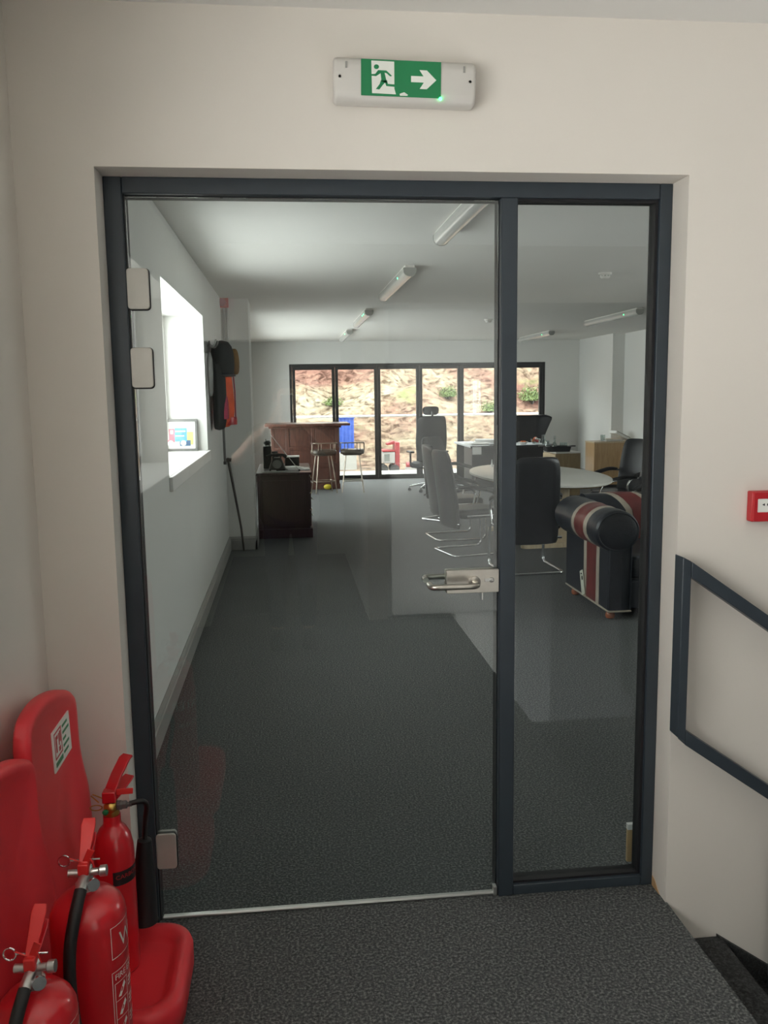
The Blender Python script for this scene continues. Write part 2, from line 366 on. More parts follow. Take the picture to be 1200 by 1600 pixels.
# unfinished trim behind the sidelight
t = MB(); t.box((1.640, .215, .022), (1.685, .228, .142)); o = t.build('trim_1', M['rawwood'], bevel=.002); struct(o, 'raw timber trim end seen through the foot of the side pane', 'trim')
bx('cap', (1.640, .213, .142), (1.685, .229, .162), M['gloss_white'], o)
t = MB(); t.prism([(.104, .0), (.104, .034), (.085, .030), (.045, .0)], YZ, 1.683, 1.690)
struct(t.build('trim_2', M['rawwood'], smooth=False), 'bare timber sliver at the foot of the door reveal', 'trim')

# ------------------------------------------------------------------ window 1 (deep recess)
wn = thing('window_1', 'white window deep in the side wall recess', 'window'); wn['kind'] = 'structure'
fr = MB(); a0, a1, z0, z1 = 2.41, 4.80, 1.215, 2.31
for (p, q) in (((-.54, a0, z0), (-.48, a0+.05, z1)), ((-.54, a1-.05, z0), (-.48, a1, z1)), ((-.54, a0+.05, z0), (-.48, a1-.05, z0+.05)), ((-.54, a0+.05, z1-.05), (-.48, a1-.05, z1)), ((-.54, 3.575, z0+.05), (-.48, 3.635, z1-.05))): fr.box(p, q)
fr.build('window_frame', M['gloss_white'], wn, bevel=.004)
for (a, b) in ((a0+.05, 3.575), (3.635, a1-.05)): bx('pane', (-.514, a, z0+.05), (-.506, b, z1-.05), M['wglass'], wn)
s_ = MB(); s_.box((-.54, a0-.02, 1.17), (LX, a1, 1.215)); s_.box((LX, a0-.02, 1.133), (LX+.022, a1+.03, 1.215))
s_.build('window_sill', M['gloss_white'], wn, bevel=.004)
# unseen windows, added to brighten the office with more daylight
for k, (x, a, b, za, zb) in enumerate(((-.5, 8.6, 13.3, .40, 2.15), (6.85, 1.6, 4.6, .9, 2.1))):
    wn = thing(('added_window_2', 'added_window_5')[k], ('unseen white framed window added behind the pier for daylight', 'unseen white framed window added beyond the sofa for daylight')[k], 'window'); wn['kind'] = 'structure'
    fr = MB(); n = 3
    fr.box((x-.03, a, za), (x+.03, b, za+.05)); fr.box((x-.03, a, zb-.05), (x+.03, b, zb))
    for i in range(n+1):
        yy = a+(b-a-.05)*i/n; fr.box((x-.03, yy, za+.05), (x+.03, yy+.05, zb-.05))
    fr.build('window_frame', M['gloss_white'], wn)
    for i in range(n):
        yy = a+(b-a-.05)*i/n; bx('pane', (x-.004, yy+.05, za+.05), (x+.004, yy+(b-a-.05)/n, zb-.05), M['wglass'], wn)
# stair window behind the camera (its reflection veils the glass door) and landing side door
for k, nm, lab, P in ((0, 'window_3', 'tall window over the stairs at the back of the landing', None), (1, 'window_4', 'deep window recess in the landing side wall, mirrored in the door glass', None)):
    wn = thing(nm, lab, 'window'); wn['kind'] = 'structure'
    fr = MB()
    if k == 0:
        for p, q in (((1.2, -3.60, 0), (1.24, -3.54, 2.3)), ((2.16, -3.6, -1.2), (2.2, -3.54, 2.3)), ((1.73, -3.6, -1.2), (2.16, -3.54, -1.16)), ((1.69, -3.6, -1.2), (1.73, -3.54, 0)), ((1.24, -3.6, 2.26), (2.16, -3.54, 2.3))): fr.box(p, q)
        fr.build('window_frame', M['gloss_white'], wn); bx('pane', (1.24, -3.574, 0), (2.16, -3.566, 2.26), M['frost'], wn); bx('pane', (1.73, -3.574, -1.16), (2.16, -3.566, 0), M['frost'], wn)
    else:
        for p, q in (((-.55, -3.3, 1.215), (-.49, -3.25, 2.31)), ((-.55, -.85, 1.215), (-.49, -.8, 2.31)), ((-.55, -3.25, 1.215), (-.49, -.85, 1.265)), ((-.55, -3.25, 2.26), (-.49, -.85, 2.31)), ((-.55, -2.08, 1.265), (-.49, -2.02, 2.26))): fr.box(p, q)
        fr.build('window_frame', M['gloss_white'], wn); bx('pane', (-.524, -3.25, 1.265), (-.516, -.85, 2.26), M['wglass'], wn)
        s_ = MB(); s_.box((-.55, -3.3, 1.17), (-.21, -.8, 1.215)); s_.box((-.21, -3.32, 1.133), (-.188, -.78, 1.215)); s_.build('window_sill', M['gloss_white'], wn, bevel=.004)

# ------------------------------------------------------------------ door 1: glazed screen with frameless leaf
d1 = thing('door_1', 'anthracite framed glass office door with fixed side pane', 'door'); d1['kind'] = 'structure'
YD = .105
def frame_bar(name, a, b, bev=.003): return bx(name, a, b, M['anth'], d1, bev)
frame_bar('jamb', (0, YD, 0), (.052, YD+.075, 2.28)); frame_bar('jamb', (1.645, YD, 0), (1.685, YD+.075, 2.28))
frame_bar('head', (.052, YD, 2.234), (1.645, YD+.075, 2.28)); frame_bar('mullion', (1.153, YD-.002, 0), (1.203, YD+.075, 2.234))
frame_bar('bottom_rail', (1.203, YD, 0), (1.645, YD+.075, .036))
g = MB()                                                   # dark rebate around the side pane
g.box((1.203, YD+.012, 2.226), (1.645, YD+.06, 2.234)); g.box((1.636, YD+.012, .036), (1.645, YD+.06, 2.226)); g.box((1.203, YD+.012, .036), (1.636, YD+.06, .044)); g.box((1.203, YD+.02, .044), (1.207, YD+.06, 2.226))
g.build('gasket', M['anth_dark'], d1, smooth=False)
bx('side_pane', (1.207, YD+.034, .044), (1.636, YD+.042, 2.226), M['glass'], d1)
g = MB(); g.box((.052, YD+.012, 0), (.055, YD+.075, 2.234)); g.box((1.150, YD+.03, .02), (1.153, YD+.075, 2.234)); g.box((.055, YD+.03, 2.231), (1.150, YD+.075, 2.234))
g.build('door_stop', M['anth_dark'], d1, smooth=False)
th = MB(); th.box((.06, YD+.012, 0), (1.148, YD+.034, .007)); th.build('threshold', M['alu'], d1, bevel=.002)
leaf = bx('door_leaf', (.058, YD+.014, .012), (1.147, YD+.024, 2.228), M['glass'], d1)
gy = YD+.014
# polished glass edge that catches the light
for i, z in enumerate((1.970, 1.745, .237)):
    for sgn, (ya, yb) in enumerate(((gy-.012, gy-.0005), (gy+.0105, gy+.022))):
        m = MB(); m.prism(rrect(.062, .116, .010, 4, .083, z), XZ, ya, yb)
        m.build('hinge_cover', M['hingecap'], leaf, bevel=.0015, smooth=True)
    m = MB(); m.prism(rrect(.066, .120, .012, 4, .084, z-.0015), XZ, gy-.0035, gy-.0006); m.build('hinge_shadow', M['anth_dark'], leaf, smooth=False)  # dark outline modelled as the cover's shadow, wider right and below
m = MB(); m.prism(rrect(.168, .074, .003, 2, 1.0665, 1.0715), XZ, gy-.014, gy-.0005); m.build('lock_plate', M['steel'], leaf, bevel=.0015)
m = MB(); m.prism(rrect(.168, .074, .003, 2, 1.0665, 1.0715), XZ, gy+.0105, gy+.022); m.build('lock_plate', M['steel'], leaf, bevel=.0015)
def lever(s, y0):
    pts = fillet([(1.072, y0, 1.070), (1.072, y0+s*.062, 1.070), (.925, y0+s*.062, 1.070), (.925, y0+s*.014, 1.070)], .028, 7)
    m = MB(); m.tube(pts, .0095, 14); m.lathe([(.019, 0), (.019, .004), (.012, .006)], (1.072, y0, 1.070), 20, axis=(0, s, 0))
    return m.build('lever_handle', M['steel'], leaf)
lever(-1, gy-.014); lever(1, gy+.022)
m = MB()                                                   # euro cylinder with thumb turn, proud of the plate
m.lathe([(.0085, 0), (.0085, .004), (.0065, .005)], (1.126, gy-.014, 1.075), 16, axis=(0, -1, 0)); m.box((1.104, gy-.018, 1.070), (1.122, gy-.014, 1.080)); m.obox((1.126, gy-.021, 1.075), (.013, .006, .004), (0, R(20), 0))
m.build('lock_cylinder', M['alu'], leaf, bevel=.001)
bx('pivot_block', (1.138, YD+.006, 0), (1.150, YD+.03, .03), M['alu'], d1, .001)
bx('corner_seal', (1.098, gy-.0012, 1.008), (1.102, gy-.0004, 1.034), M['alu'], leaf)

# ------------------------------------------------------------------ door 2: six-panel folding doors
d2 = thing('door_2', 'dark grey six panel folding glass doors in the far wall', 'door'); d2['kind'] = 'structure'
y0, y1 = YF+.03, YF+.11
for nm, a, b in (('jamb', (.555, y0, 0), (.605, y1, 2.245)), ('jamb', (5.544, y0, 0), (5.594, y1, 2.245)), ('head', (.605, y0, 2.19), (5.544, y1, 2.245)), ('sill', (.605, y0, 0), (5.544, y1, .03))): bx(nm, a, b, M['bif'], d2, .004)
pw = (5.544-.605)/6
for i in range(6):
    xa, xb = .605+pw*i, .605+pw*(i+1); za, zb = .03, 2.19; g = .003
    m = MB(); sw, tw = .060, .055
    m.box((xa+g, y0+.005, za), (xa+sw, y1-.005, zb)); m.box((xb-sw, y0+.005, za), (xb-g, y1-.005, zb)); m.box((xa+sw, y0+.005, zb-tw), (xb-sw, y1-.005, zb)); m.box((xa+sw, y0+.005, za), (xb-sw, y1-.005, za+tw))
    p = m.build('door_panel', M['bif'], d2, bevel=.004)
    bx('pane', (xa+sw, y0+.036, za+tw), (xb-sw, y0+.044, zb-tw), M['wglass'], p)
    if i in (2, 4): bx('handle', (xb-.042, y0-.02, 1.0), (xb-.022, y0+.004, 1.14), M['alu'], p, .003)

# ------------------------------------------------------------------ outside
bal = thing('balcony', 'pale paved balcony outside the folding doors', 'balcony'); bal['kind'] = 'structure'
bx('slab_base', (-1, 14.66, -.35), (7.5, 16.35, -.06), M['skirt'], bal)
me0 = None
for i in range(14):
    for j in range(3):
        if me0 is None:
            o = MB().box((0, 0, 0), (.592, .552, .05)).build('paving_slab', M['paving'], bal, bevel=.004); me0 = o
        else:
            o = me0.copy(); C.objects.link(o)
        o.location = (-1+.6*i, 14.67+.56*j, -.06)
rl = thing('balcony_railing', 'white balcony railing with glass infill outside the folding doors', 'railing', (0, 15.9, 0))
MB().tube([(-1, 0, 1.195), (7.4, 0, 1.195)], .024, 12).build('top_rail', M['gloss_white'], rl)
PX_ = [-1.2, .6, 2.39, 4.19, 4.97, 6.4]
for i, x in enumerate(PX_):
    MB().box((x-.03, -.03, -.06), (x+.03, .03, 1.17)).build('post', M['gloss_white'], rl, bevel=.004)
    if i < 5: bx('glass_panel', (x+.06, -.005, .05), (PX_[i+1]-.06, .005, 1.02), M['wglass'], rl)

# hillside: red-brown cut bank with straw grass, terraces as geometry
from mathutils import noise as NZ
def bank_h(x, y):
    t = (y-24.0)/16.0
    b = -.45+max(0, t)*9.35 if t < 1 else 8.9+(t-1)*4
    n = NZ.fractal(Vector((x*.16, y*.16, 0)), 1.0, 2.0, 5)*1.1+NZ.fractal(Vector((x*.7, y*.7, 3)), 1.0, 2.1, 5)*.38
    ter = .45*sin(b*1.3+x*.22)
    k = min(1, max(0, (y-22.5)/5))
    return b+(n+ter)*k
nx, ny = 190, 130; vs = []; fs = []
for j in range(ny):
    for i in range(nx):
        x = -34+85*i/(nx-1); y = 16.4+34*j/(ny-1); vs.append((x, y, bank_h(x, y)))
for j in range(ny-1):
    for i in range(nx-1): fs.append((j*nx+i, j*nx+i+1, (j+1)*nx+i+1, (j+1)*nx+i))
bk = mat('cut_bank', (.5, .3, .2), .95, spec=.1, bump=.8, bscale=9); nt = bk.node_tree; b = nt.nodes['Principled BSDF']
tc = nt.nodes.new('ShaderNodeTexCoord')
def noise_ramp(scale, stops, mapscale=(1, 1, 1), det=8, dist=.6):
    mp = nt.nodes.new('ShaderNodeMapping'); mp.inputs['Scale'].default_value = mapscale
    n = nt.nodes.new('ShaderNodeTexNoise'); n.inputs['Scale'].default_value = scale; n.inputs['Detail'].default_value = det; n.inputs['Distortion'].default_value = dist; n.inputs['Roughness'].default_value = .65
    nt.links.new(tc.outputs['Object'], mp.inputs['Vector']); nt.links.new(mp.outputs['Vector'], n.inputs['Vector'])
    r = nt.nodes.new('ShaderNodeValToRGB'); e = r.color_ramp.elements
    e[0].position, e[0].color = stops[0][0], tuple(stops[0][1])+(1,); e[1].position, e[1].color = stops[-1][0], tuple(stops[-1][1])+(1,)
    for p, c in stops[1:-1]: q = e.new(p); q.color = tuple(c)+(1,)
    nt.links.new(n.outputs['Fac'], r.inputs['Fac']); return r
ra = noise_ramp(.20, [(.34, (.190, .170, .130)), (.46, (.160, .123, .092)), (.54, (.134, .083, .066)), (.66, (.108, .051, .044))], (.7, .5, 2.4))
rb = noise_ramp(3.4, [(.38, (.30, .24, .19)), (.47, (.85, .80, .74)), (.54, (1.1, 1.08, 1.0)), (.66, (1.6, 1.56, 1.38))], (1, 1, 1.5), det=12)
rg = noise_ramp(.33, [(.60, (0, 0, 0)), (.70, (1, 1, 1))], (1, 1, 1.5))
m1 = nt.nodes.new('ShaderNodeMix'); m1.data_type = 'RGBA'; m1.blend_type = 'MULTIPLY'; m1.inputs[0].default_value = 1
nt.links.new(ra.outputs[0], m1.inputs[6]); nt.links.new(rb.outputs[0], m1.inputs[7])
m2 = nt.nodes.new('ShaderNodeMix'); m2.data_type = 'RGBA'; m2.inputs[7].default_value = (.13, .15, .06, 1)
nt.links.new(rg.outputs[0], m2.inputs[0]); nt.links.new(m1.outputs[2], m2.inputs[6]); nt.links.new(m2.outputs[2], b.inputs['Base Color'])
mb = MB(); mb.add(vs, fs); struct(mb.build('hillside', bk, smooth=True, ang=180), 'red brown earth bank with straw coloured grass behind the building', 'hillside')
# leafy bushes on the bank
leafm = mat('bush_leaf', (.075, .13, .035), .7, var=.35, vscale=2, col2=(.12, .15, .045))
def bush(x, y, r, label, seed):
    rd = random.Random(seed); m = MB()
    for k in range(1100):
        v = Vector((rd.gauss(0, 1), rd.gauss(0, 1), rd.gauss(0, 1))).normalized()*r*rd.uniform(.2, 1.15)*rd.uniform(.6, 1)
        c = Vector((v.x, v.y, abs(v.z)*.85+.1)); a = Vector((rd.gauss(0, 1), rd.gauss(0, 1), rd.gauss(0, 1))).normalized(); bb = v.cross(a).normalized() if v.cross(a).length > 1e-4 else a
        s = r*.085; m.add([c-a*s, c+bb*s*.45, c+a*s, c-bb*s*.45], [(0, 1, 2, 3)])
    t = thing('bush', label, 'bush', (x, y, bank_h(x, y)-.05), 0, 'bushes on the bank')
    o = m.build('foliage', leafm, t, smooth=False); o['kind'] = 'stuff'
    s2 = MB()
    for k in range(5):
        a = 2*pi*k/5; s2.tube([(0, 0, -.1), (r*.25*cos(a), r*.25*sin(a), r*.4), (r*.55*cos(a), r*.55*sin(a), r*.75)], [.05*r, .035*r, .015*r], 6)
    s2.build('stems', M['darkwood'], t)
bush(6.10, 27.6, .48, 'light green bush on the bank above the tall office chair', 3)
bush(2.05, 27.3, .40, 'bright green bush on the bank above the blue cabin', 4)
bush(7.25, 26.0, .42, 'yellowish green bush on the bank seen above the desk papers', 5)
bush(9.25, 28.1, .60, 'olive bush on the bank above the winged chair', 6)

# ribbed blue site cabin
cab = thing('site_cabin', 'narrow ribbed blue steel cabin standing below the bank outside', 'cabin', (2.14, 22, -.46))
hh = 1.48
m = MB(); poly = []; wv = .40
for k in range(9):
    x = -wv/2+wv*k/8; poly.append((x, -.2+(.03 if k % 2 else 0)))
poly += [(wv/2, .35), (-wv/2, .35)]
m.prism(poly, XY, .50, hh-.03); m.build('body', M['blue'], cab, smooth=False)
bx('plinth', (-.26, -.26, 0), (.26, .38, .50), M['paving'], cab, .01)
bx('roof', (-wv/2-.02, -.23, hh-.03), (wv/2+.02, .38, hh), M['blue'], cab, .005)
bx('side_panel', (-wv/2-.1, -.1, .55), (-wv/2-.005, .3, hh-.25), M['paleblue'], cab, .005)
# red and white site machine
dz = .30
mc = thing('site_machine', 'red and white site machine parked below the bank outside', 'machine', (3.26, 21, -.46))
bx('body', (-.22, -.3, max(.1, dz-.05)), (.1, .3, dz+.26), M['mwhite'], mc, .02)
bx('cab_frame', (.1, -.25, max(.05, dz-.2)), (.24, .25, dz+.52), M['mred'], mc, .02)
m = MB(); m.loft([[(-.10, -.2, dz+.48), (.1, -.2, dz+.55), (.1, .2, dz+.55), (-.10, .2, dz+.48)], [(-.10, -.2, dz+.44), (.1, -.2, dz+.46), (.1, .2, dz+.46), (-.10, .2, dz+.44)]]); m.build('boom', M['mred'], mc)
bx('deck_plate', (-.24, -.32, dz+.27), (.1, .32, dz+.31), M['mred'], mc, .005)
bx('door_panel', (-.18, -.312, dz+.02), (-.05, -.3, dz+.2), M['jar'], mc)
for sx in (-.2, .1):
    for sy in (-.25, .25): MB().lathe([(.04, -.03), (.12, -.03), (.12, .03), (.04, .03)], (sx, sy, .1), 14, axis=(0, 1, 0)).build('wheel', M['rubber'], mc)
pl = thing('fuel_bowser', 'low red tank on the ground outside beside the tall office chair', 'tank', (3.71, 20, -.46))
m = MB(); m.tube([(-.14, 0, .25), (.14, 0, .25)], .09, 14); m.build('tank', M['mred'], pl)
bx('cradle', (-.16, -.1, 0), (.16, .1, max(.1, .2)), M['mwhite'], pl, .005)

# ------------------------------------------------------------------ ceiling fittings
def fluoro():
    t = thing('tube_light', 'x', 'light', (0, 0, ZC), 0, 'ceiling tube lights'); L = 1.9
    bx('batten', (-.04, -L/2, -.018), (.04, L/2, 0), M['offwhite'], t, .003)
    prof = [(-.05, -.018)]+[(-.05*cos(a), -.045-.04*sin(a)) for a in [pi*k/10 for k in range(11)]]+[(.05, -.018)]
    m = MB(); m.prism(prof, XZ, -L/2+.012, L/2-.012); m.build('diffuser', M['diff'], t)
    for s in (-1, 1):
        m = MB(); m.prism([(x*1.04, z*1.02) for x, z in prof], XZ, s*L/2, s*(L/2-.012)); m.build('end_cap', M['lampend'], t, smooth=False)
    return t
fl = fluoro(); pos = [(1.5, 2.12), (1.5, 5.43), (1.5, 8.90), (1.5, 12.15), (4.85, 8.9), (4.88, 12.6)]
labs = ['tube light on the ceiling nearest the glass door, cut by the door head', 'second tube light back from the door in the row above the walkway', 'third tube light from the door with green indicator above the bar side', 'farthest small tube light of the row above the walkway', 'tube light on the far side ceiling nearer the smoke detector', 'tube light beside the mullion near the far folding doors']
for i, ((x, y), lb) in enumerate(zip(pos, labs)):
    o = fl if i == 0 else dup(fl, (x, y, ZC), 0)
    o.location = (x, y, ZC); o['label'] = lb
    if i in (0, 2):
        q = MB().sphere((-.045, -.55 if i == 0 else -.75, -.05), .009, n=10).build('indicator', M['led'], o)
def smoke(x, y, lab):
    t = thing('smoke_detector', lab, 'detector', (x, y, ZC))
    MB().lathe([(.001, 0), (.058, 0), (.058, -.016), (.05, -.02), (.001, -.02)], n=24).build('base', M['offwhite'], t)
    MB().lathe([(.046, -.02), (.044, -.036), (.030, -.05), (.001, -.053)], n=24).build('sensor_head', M['offwhite'], t)
    m = MB()
    for k in range(10): a = 2*pi*k/10; m.obox((.0445*cos(a), .0445*sin(a), -.028), (.003, .014, .009), (0, 0, a))
    m.build('slots', M['lampend'], t)
smoke(3.26, 4.9, 'white smoke detector on the ceiling seen through the side pane')
smoke(3.31, 9.5, 'small far smoke detector on the ceiling left of the mullion')

# ------------------------------------------------------------------ exit sign
ex = thing('exit_sign', 'green running man exit sign in clear white fitting above the door', 'exit sign', (.845, 0, 2.50))
ex.rotation_euler = (0, R(.9), 0)
bx('base_plate', (-.188, -.018, -.055), (.188, -.001, .055), M['offwhite'], ex, .003)
prof = [(-.018, -.058), (-.042, -.057), (-.056, -.046), (-.058, -.03), (-.058, .03), (-.056, .046), (-.042, .057), (-.018, .058)]
rings = []
for x, s in ((-.195, .86), (-.191, .97), (-.185, 1), (.185, 1), (.191, .97), (.195, .86)): rings.append([(x, -.018+(y+.018)*s, z*s) for y, z in prof])
MB().loft(rings).build('cover', M['offwhite'], ex, ang=50)
Ysn = -.0588
m = MB(); m.box((-.121, Ysn-.0012, -.043), (.097, Ysn, .050)); m.build('sign_panel', M['green'], ex, smooth=False)
def SX(px, py): return (-.121+(px-272)/(808-272)*.218, .050-(py-88)/(352-88)*.093+(px-272)/(808-272)*.0035)   # panel artwork layout
def art(name, polys, m_, dy):
    m = MB()
    for poly in polys:
        pts = [SX(*q) for q in poly]; n = len(pts)
        m.prism(pts, XZ, Ysn-.0012-dy, Ysn-.0012)
    return m.build(name, m_, ex, smooth=False)
art('doorway', [[(340, 100), (492, 104), (494, 300), (505, 340), (345, 335)]], M['white'], .0005)
art('arrow', [[(606, 204), (690, 205), (662, 160), (712, 161), (776, 231), (712, 298), (664, 297), (692, 250), (606, 248)]], M['white'], .0005)
circ = [(374+17*cos(a), 144+17*sin(a)) for a in [2*pi*k/16 for k in range(16)]]
art('running_figure', [circ, [(385, 168), (440, 170), (470, 200), (478, 208), (466, 212), (440, 188), (428, 186), (445, 262), (408, 250), (402, 190), (372, 212), (342, 210), (342, 198), (366, 196)],
                       [(404, 240), (440, 250), (420, 270), (394, 308), (370, 306), (396, 268)], [(425, 240), (445, 240), (450, 266), (505, 270), (512, 288), (440, 282)]], M['green'], .0010)
art('floor_mark', [[(350, 318), (390, 322), (388, 332), (352, 330)]], M['white'], .0011); art('floor_mark', [[(530, 336), (560, 324), (585, 342), (582, 350), (532, 350)]], M['white'], .0011)
m = MB(); m.lathe([(.009, 0), (.009, .004), (.004, .006)], (-.178, -.052, .004), 14, axis=(0, -1, 0)); m.build('screw', M['lampend'], ex)
m = MB(); m.lathe([(.009, 0), (.009, .004), (.004, .006)], (.178, -.052, .004), 14, axis=(0, -1, 0)); m.build('screw', M['lampend'], ex)
for x in (-.161, .161): bx('clip', (x-.0025, -.0605, .026), (x+.0025, -.058, .042), M['lampend'], ex)
MB().sphere((.096, -.060, -.044), .0045, n=10).build('indicator', M['led'], ex)

# ------------------------------------------------------------------ manual call point
cp = thing('call_point', 'red break glass fire call point on the wall above the handrail', 'call point', (1.955, 0, 1.3025))
bx('back_box', (-.050, -.032, -.047), (.050, -.0005, .047), M['redbox'], cp, .004)
m = MB(); o_ = rrect(.096, .09, .006, 3); i_ = rrect(.072, .042, .003, 3, 0, .004)
m.loft([[(x, -.032, z) for x, z in o_], [(x*.97, -.040, z*.97) for x, z in o_], [(x, -.040, z) for x, z in i_], [(x, -.036, z) for x, z in i_]], caps=False); m.build('front_cover', M['redbox'], cp)
bx('break_plate', (-.036, -.0375, -.017), (.036, -.0325, .025), M['white'], cp)
m = MB()
for s in (-1, 1): m.prism([(s*.020, .0065), (s*.012, .0105), (s*.012, .0025)], XZ, -.0382, -.0375)
m.lathe([(.0045, 0), (.0045, .0007)], (0, -.0375, .0065), 14, axis=(0, -1, 0)); m.build('marks', M['black'], cp, smooth=False)

# ------------------------------------------------------------------ stair handrail
hr = thing('stair_handrail', 'anthracite box section handrail sloping down beside the stairs', 'handrail')
sl_ = -.70
ya, yb = -.092, -.036
def rail(name, x0, z0, x1, h):
    m = MB(); z1 = z0+sl_*(x1-x0)
    m.loft([[(x0, ya, z0-h), (x0, yb, z0-h), (x0, yb, z0), (x0, ya, z0)], [(x1, ya, z1-h), (x1, yb, z1-h), (x1, yb, z1), (x1, ya, z1)]]); return m.build(name, M['anth'], hr, bevel=.003)
m = MB(); m.loft([[(1.662, ya, .604), (1.690, ya, .585), (1.690, yb, .585), (1.662, yb, .604)], [(1.662, ya, 1.166), (1.690, ya, 1.151), (1.690, yb, 1.151), (1.662, yb, 1.166)]]); m.build('upright', M['anth'], hr, bevel=.003)
rail('top_rail', 1.690, 1.151, 3.0, .046); rail('bottom_rail', 1.690, .622, 3.0, .046)
m = MB(); m.box((2.028, ya, -.33), (2.056, yb, .348)); m.build('upright', M['anth'], hr, bevel=.003)
m = MB(); m.box((2.972, ya, -.32), (3.0, yb, .235)); m.build('upright', M['anth'], hr, bevel=.003)
for x, z in ((1.80, 1.05), (2.6, .49), (1.9, .452)): MB().tube([(x, yb, z), (x, 0, z)], .009, 10).build('bracket', M['anth'], hr)

# ------------------------------------------------------------------ extinguisher stands
def smoothc(pts, n=5):
    out = []
    for i in range(len(pts)-1):
        p0, p1, p2, p3 = [Vector(pts[min(max(i+k, 0), len(pts)-1)]+(0,)) for k in (-1, 0, 1, 2)]
        for k in range(n):
            t = k/n; q = .5*((2*p1)+(-p0+p2)*t+(2*p0-5*p1+4*p2-p3)*t*t+(-p0+3*p1-3*p2+p3)*t**3); out.append((q.x, q.y))
    out.append(tuple(pts[-1])); return out
def stand(label, y_far, ysize, top=.945, bdx=0):
    # y_far: end nearest the door wall. Tray with raised rim plus tall moulded back board
    t = thing('extinguisher_stand', label, 'stand', (0, y_far, 0), 0, 'red fire extinguisher stands')
    cy_ = -ysize/2; m = MB(); x0, x1 = -.195, .185; cx = (x0+x1)/2; w = x1-x0
    def ring(ww, hh, r, z, ox=0): return [(a, b_, z) for a, b_ in rrect(ww, hh, r, 7, cx+ox, cy_)]
    m.loft([ring(w-.03, ysize-.03, .09, .0), ring(w, ysize, .10, .018), ring(w, ysize, .10, .075), ring(w-.012, ysize-.012, .096, .092), ring(w-.045, ysize-.045, .085, .098), ring(w-.080, ysize-.080, .07, .094), ring(w-.105, ysize-.105, .06, .076), ring(w-.13, ysize-.13, .055, .070)])
    m.build('tray', M['redplast'], t, ang=60)
    h = top; b0, b1 = -ysize+.02, -.012; bw = b1-b0
    mid = -.3
    arc = smoothc([(.028, .06), (.030, .28), (.030, .44), (.022, .535), (-.018, .63), (-.034, .70), (-.030, .79), (-.038, .826), (-.070, .850), (-.143, .880), (-.264, .910), (-.366, .921), (-.445, .910), (-.480, .875), (-.488, .82), (-.482, .74), (-.455, .58), (-.425, .42), (-.415, .28), (-.415, .06)], 4)
    n = len(arc); c = Vector((mid, .5))
    def off(d): return [(c.x+(a-c.x)*(1-d/.2), c.y+(b_-c.y)*(1-d/.45)) for a, b_ in arc]
    xb = -.137+bdx
    lean = lambda z: -.025*(z/.9)
    m = MB(); m.loft([[(xb+d+lean(b_), a, b_) for a, b_ in off(q)] for d, q in ((.006, .008), (.012, 0), (.034, .001), (.044, .010), (.045, .024), (.036, .036))])
    m.build('back_board', M['redplast'], t, ang=60)
    return t
s1 = stand('red moulded extinguisher stand nearest the glass door, with a notice on its back board', -.035, .42)
s2 = stand('nearer red moulded extinguisher stand, cut off by the frame', -.495, .56, .955, .018)
# notice on the first back board: pictogram, heading and text lines
nb = MB(); XN = -.1415
def NP(u, v, d): # u along the board (towards the door), v up
    z = .702+v; return (-.1006-.025*(z/.9)+d, -.318+u, z)
nt_ = MB()
nt_.loft([[NP(*q, 0) for q in ((0, 0), (.168, 0), (.168, .108), (0, .108))], [NP(*q, .0035) for q in ((0, 0), (.168, 0), (.168, .108), (0, .108))]])
notice = nt_.build('notice', M['white'], s1, smooth=False); notice.location = (0, 0, 0)
notice.location.y += .035
def nrect(mb, u0, v0, u1, v1): mb.loft([[NP(*q, .0035) for q in ((u0, v0), (u1, v0), (u1, v1), (u0, v1))], [NP(*q, .0042) for q in ((u0, v0), (u1, v0), (u1, v1), (u0, v1))]])
m = MB(); nrect(m, .012, .03, .016, .100); nrect(m, .016, .096, .08, .100); nrect(m, .076, .03, .08, .096); nrect(m, .016, .030, .076, .034)
nrect(m, .024, .045, .034, .088); nrect(m, .034, .078, .045, .088); nrect(m, .050, .040, .066, .052); nrect(m, .052, .056, .058, .088); nrect(m, .062, .062, .072, .09)
m.build('pictogram', M['redbox'], notice, smooth=False)
m = MB(); nrect(m, .012, .010, .080, .022)
for k in range(5): nrect(m, .092, .088-k*.018, .092+(.05, .062, .03, .055, .045)[k], .095-k*.018)
m.build('text_lines', M['green'], notice, smooth=False)

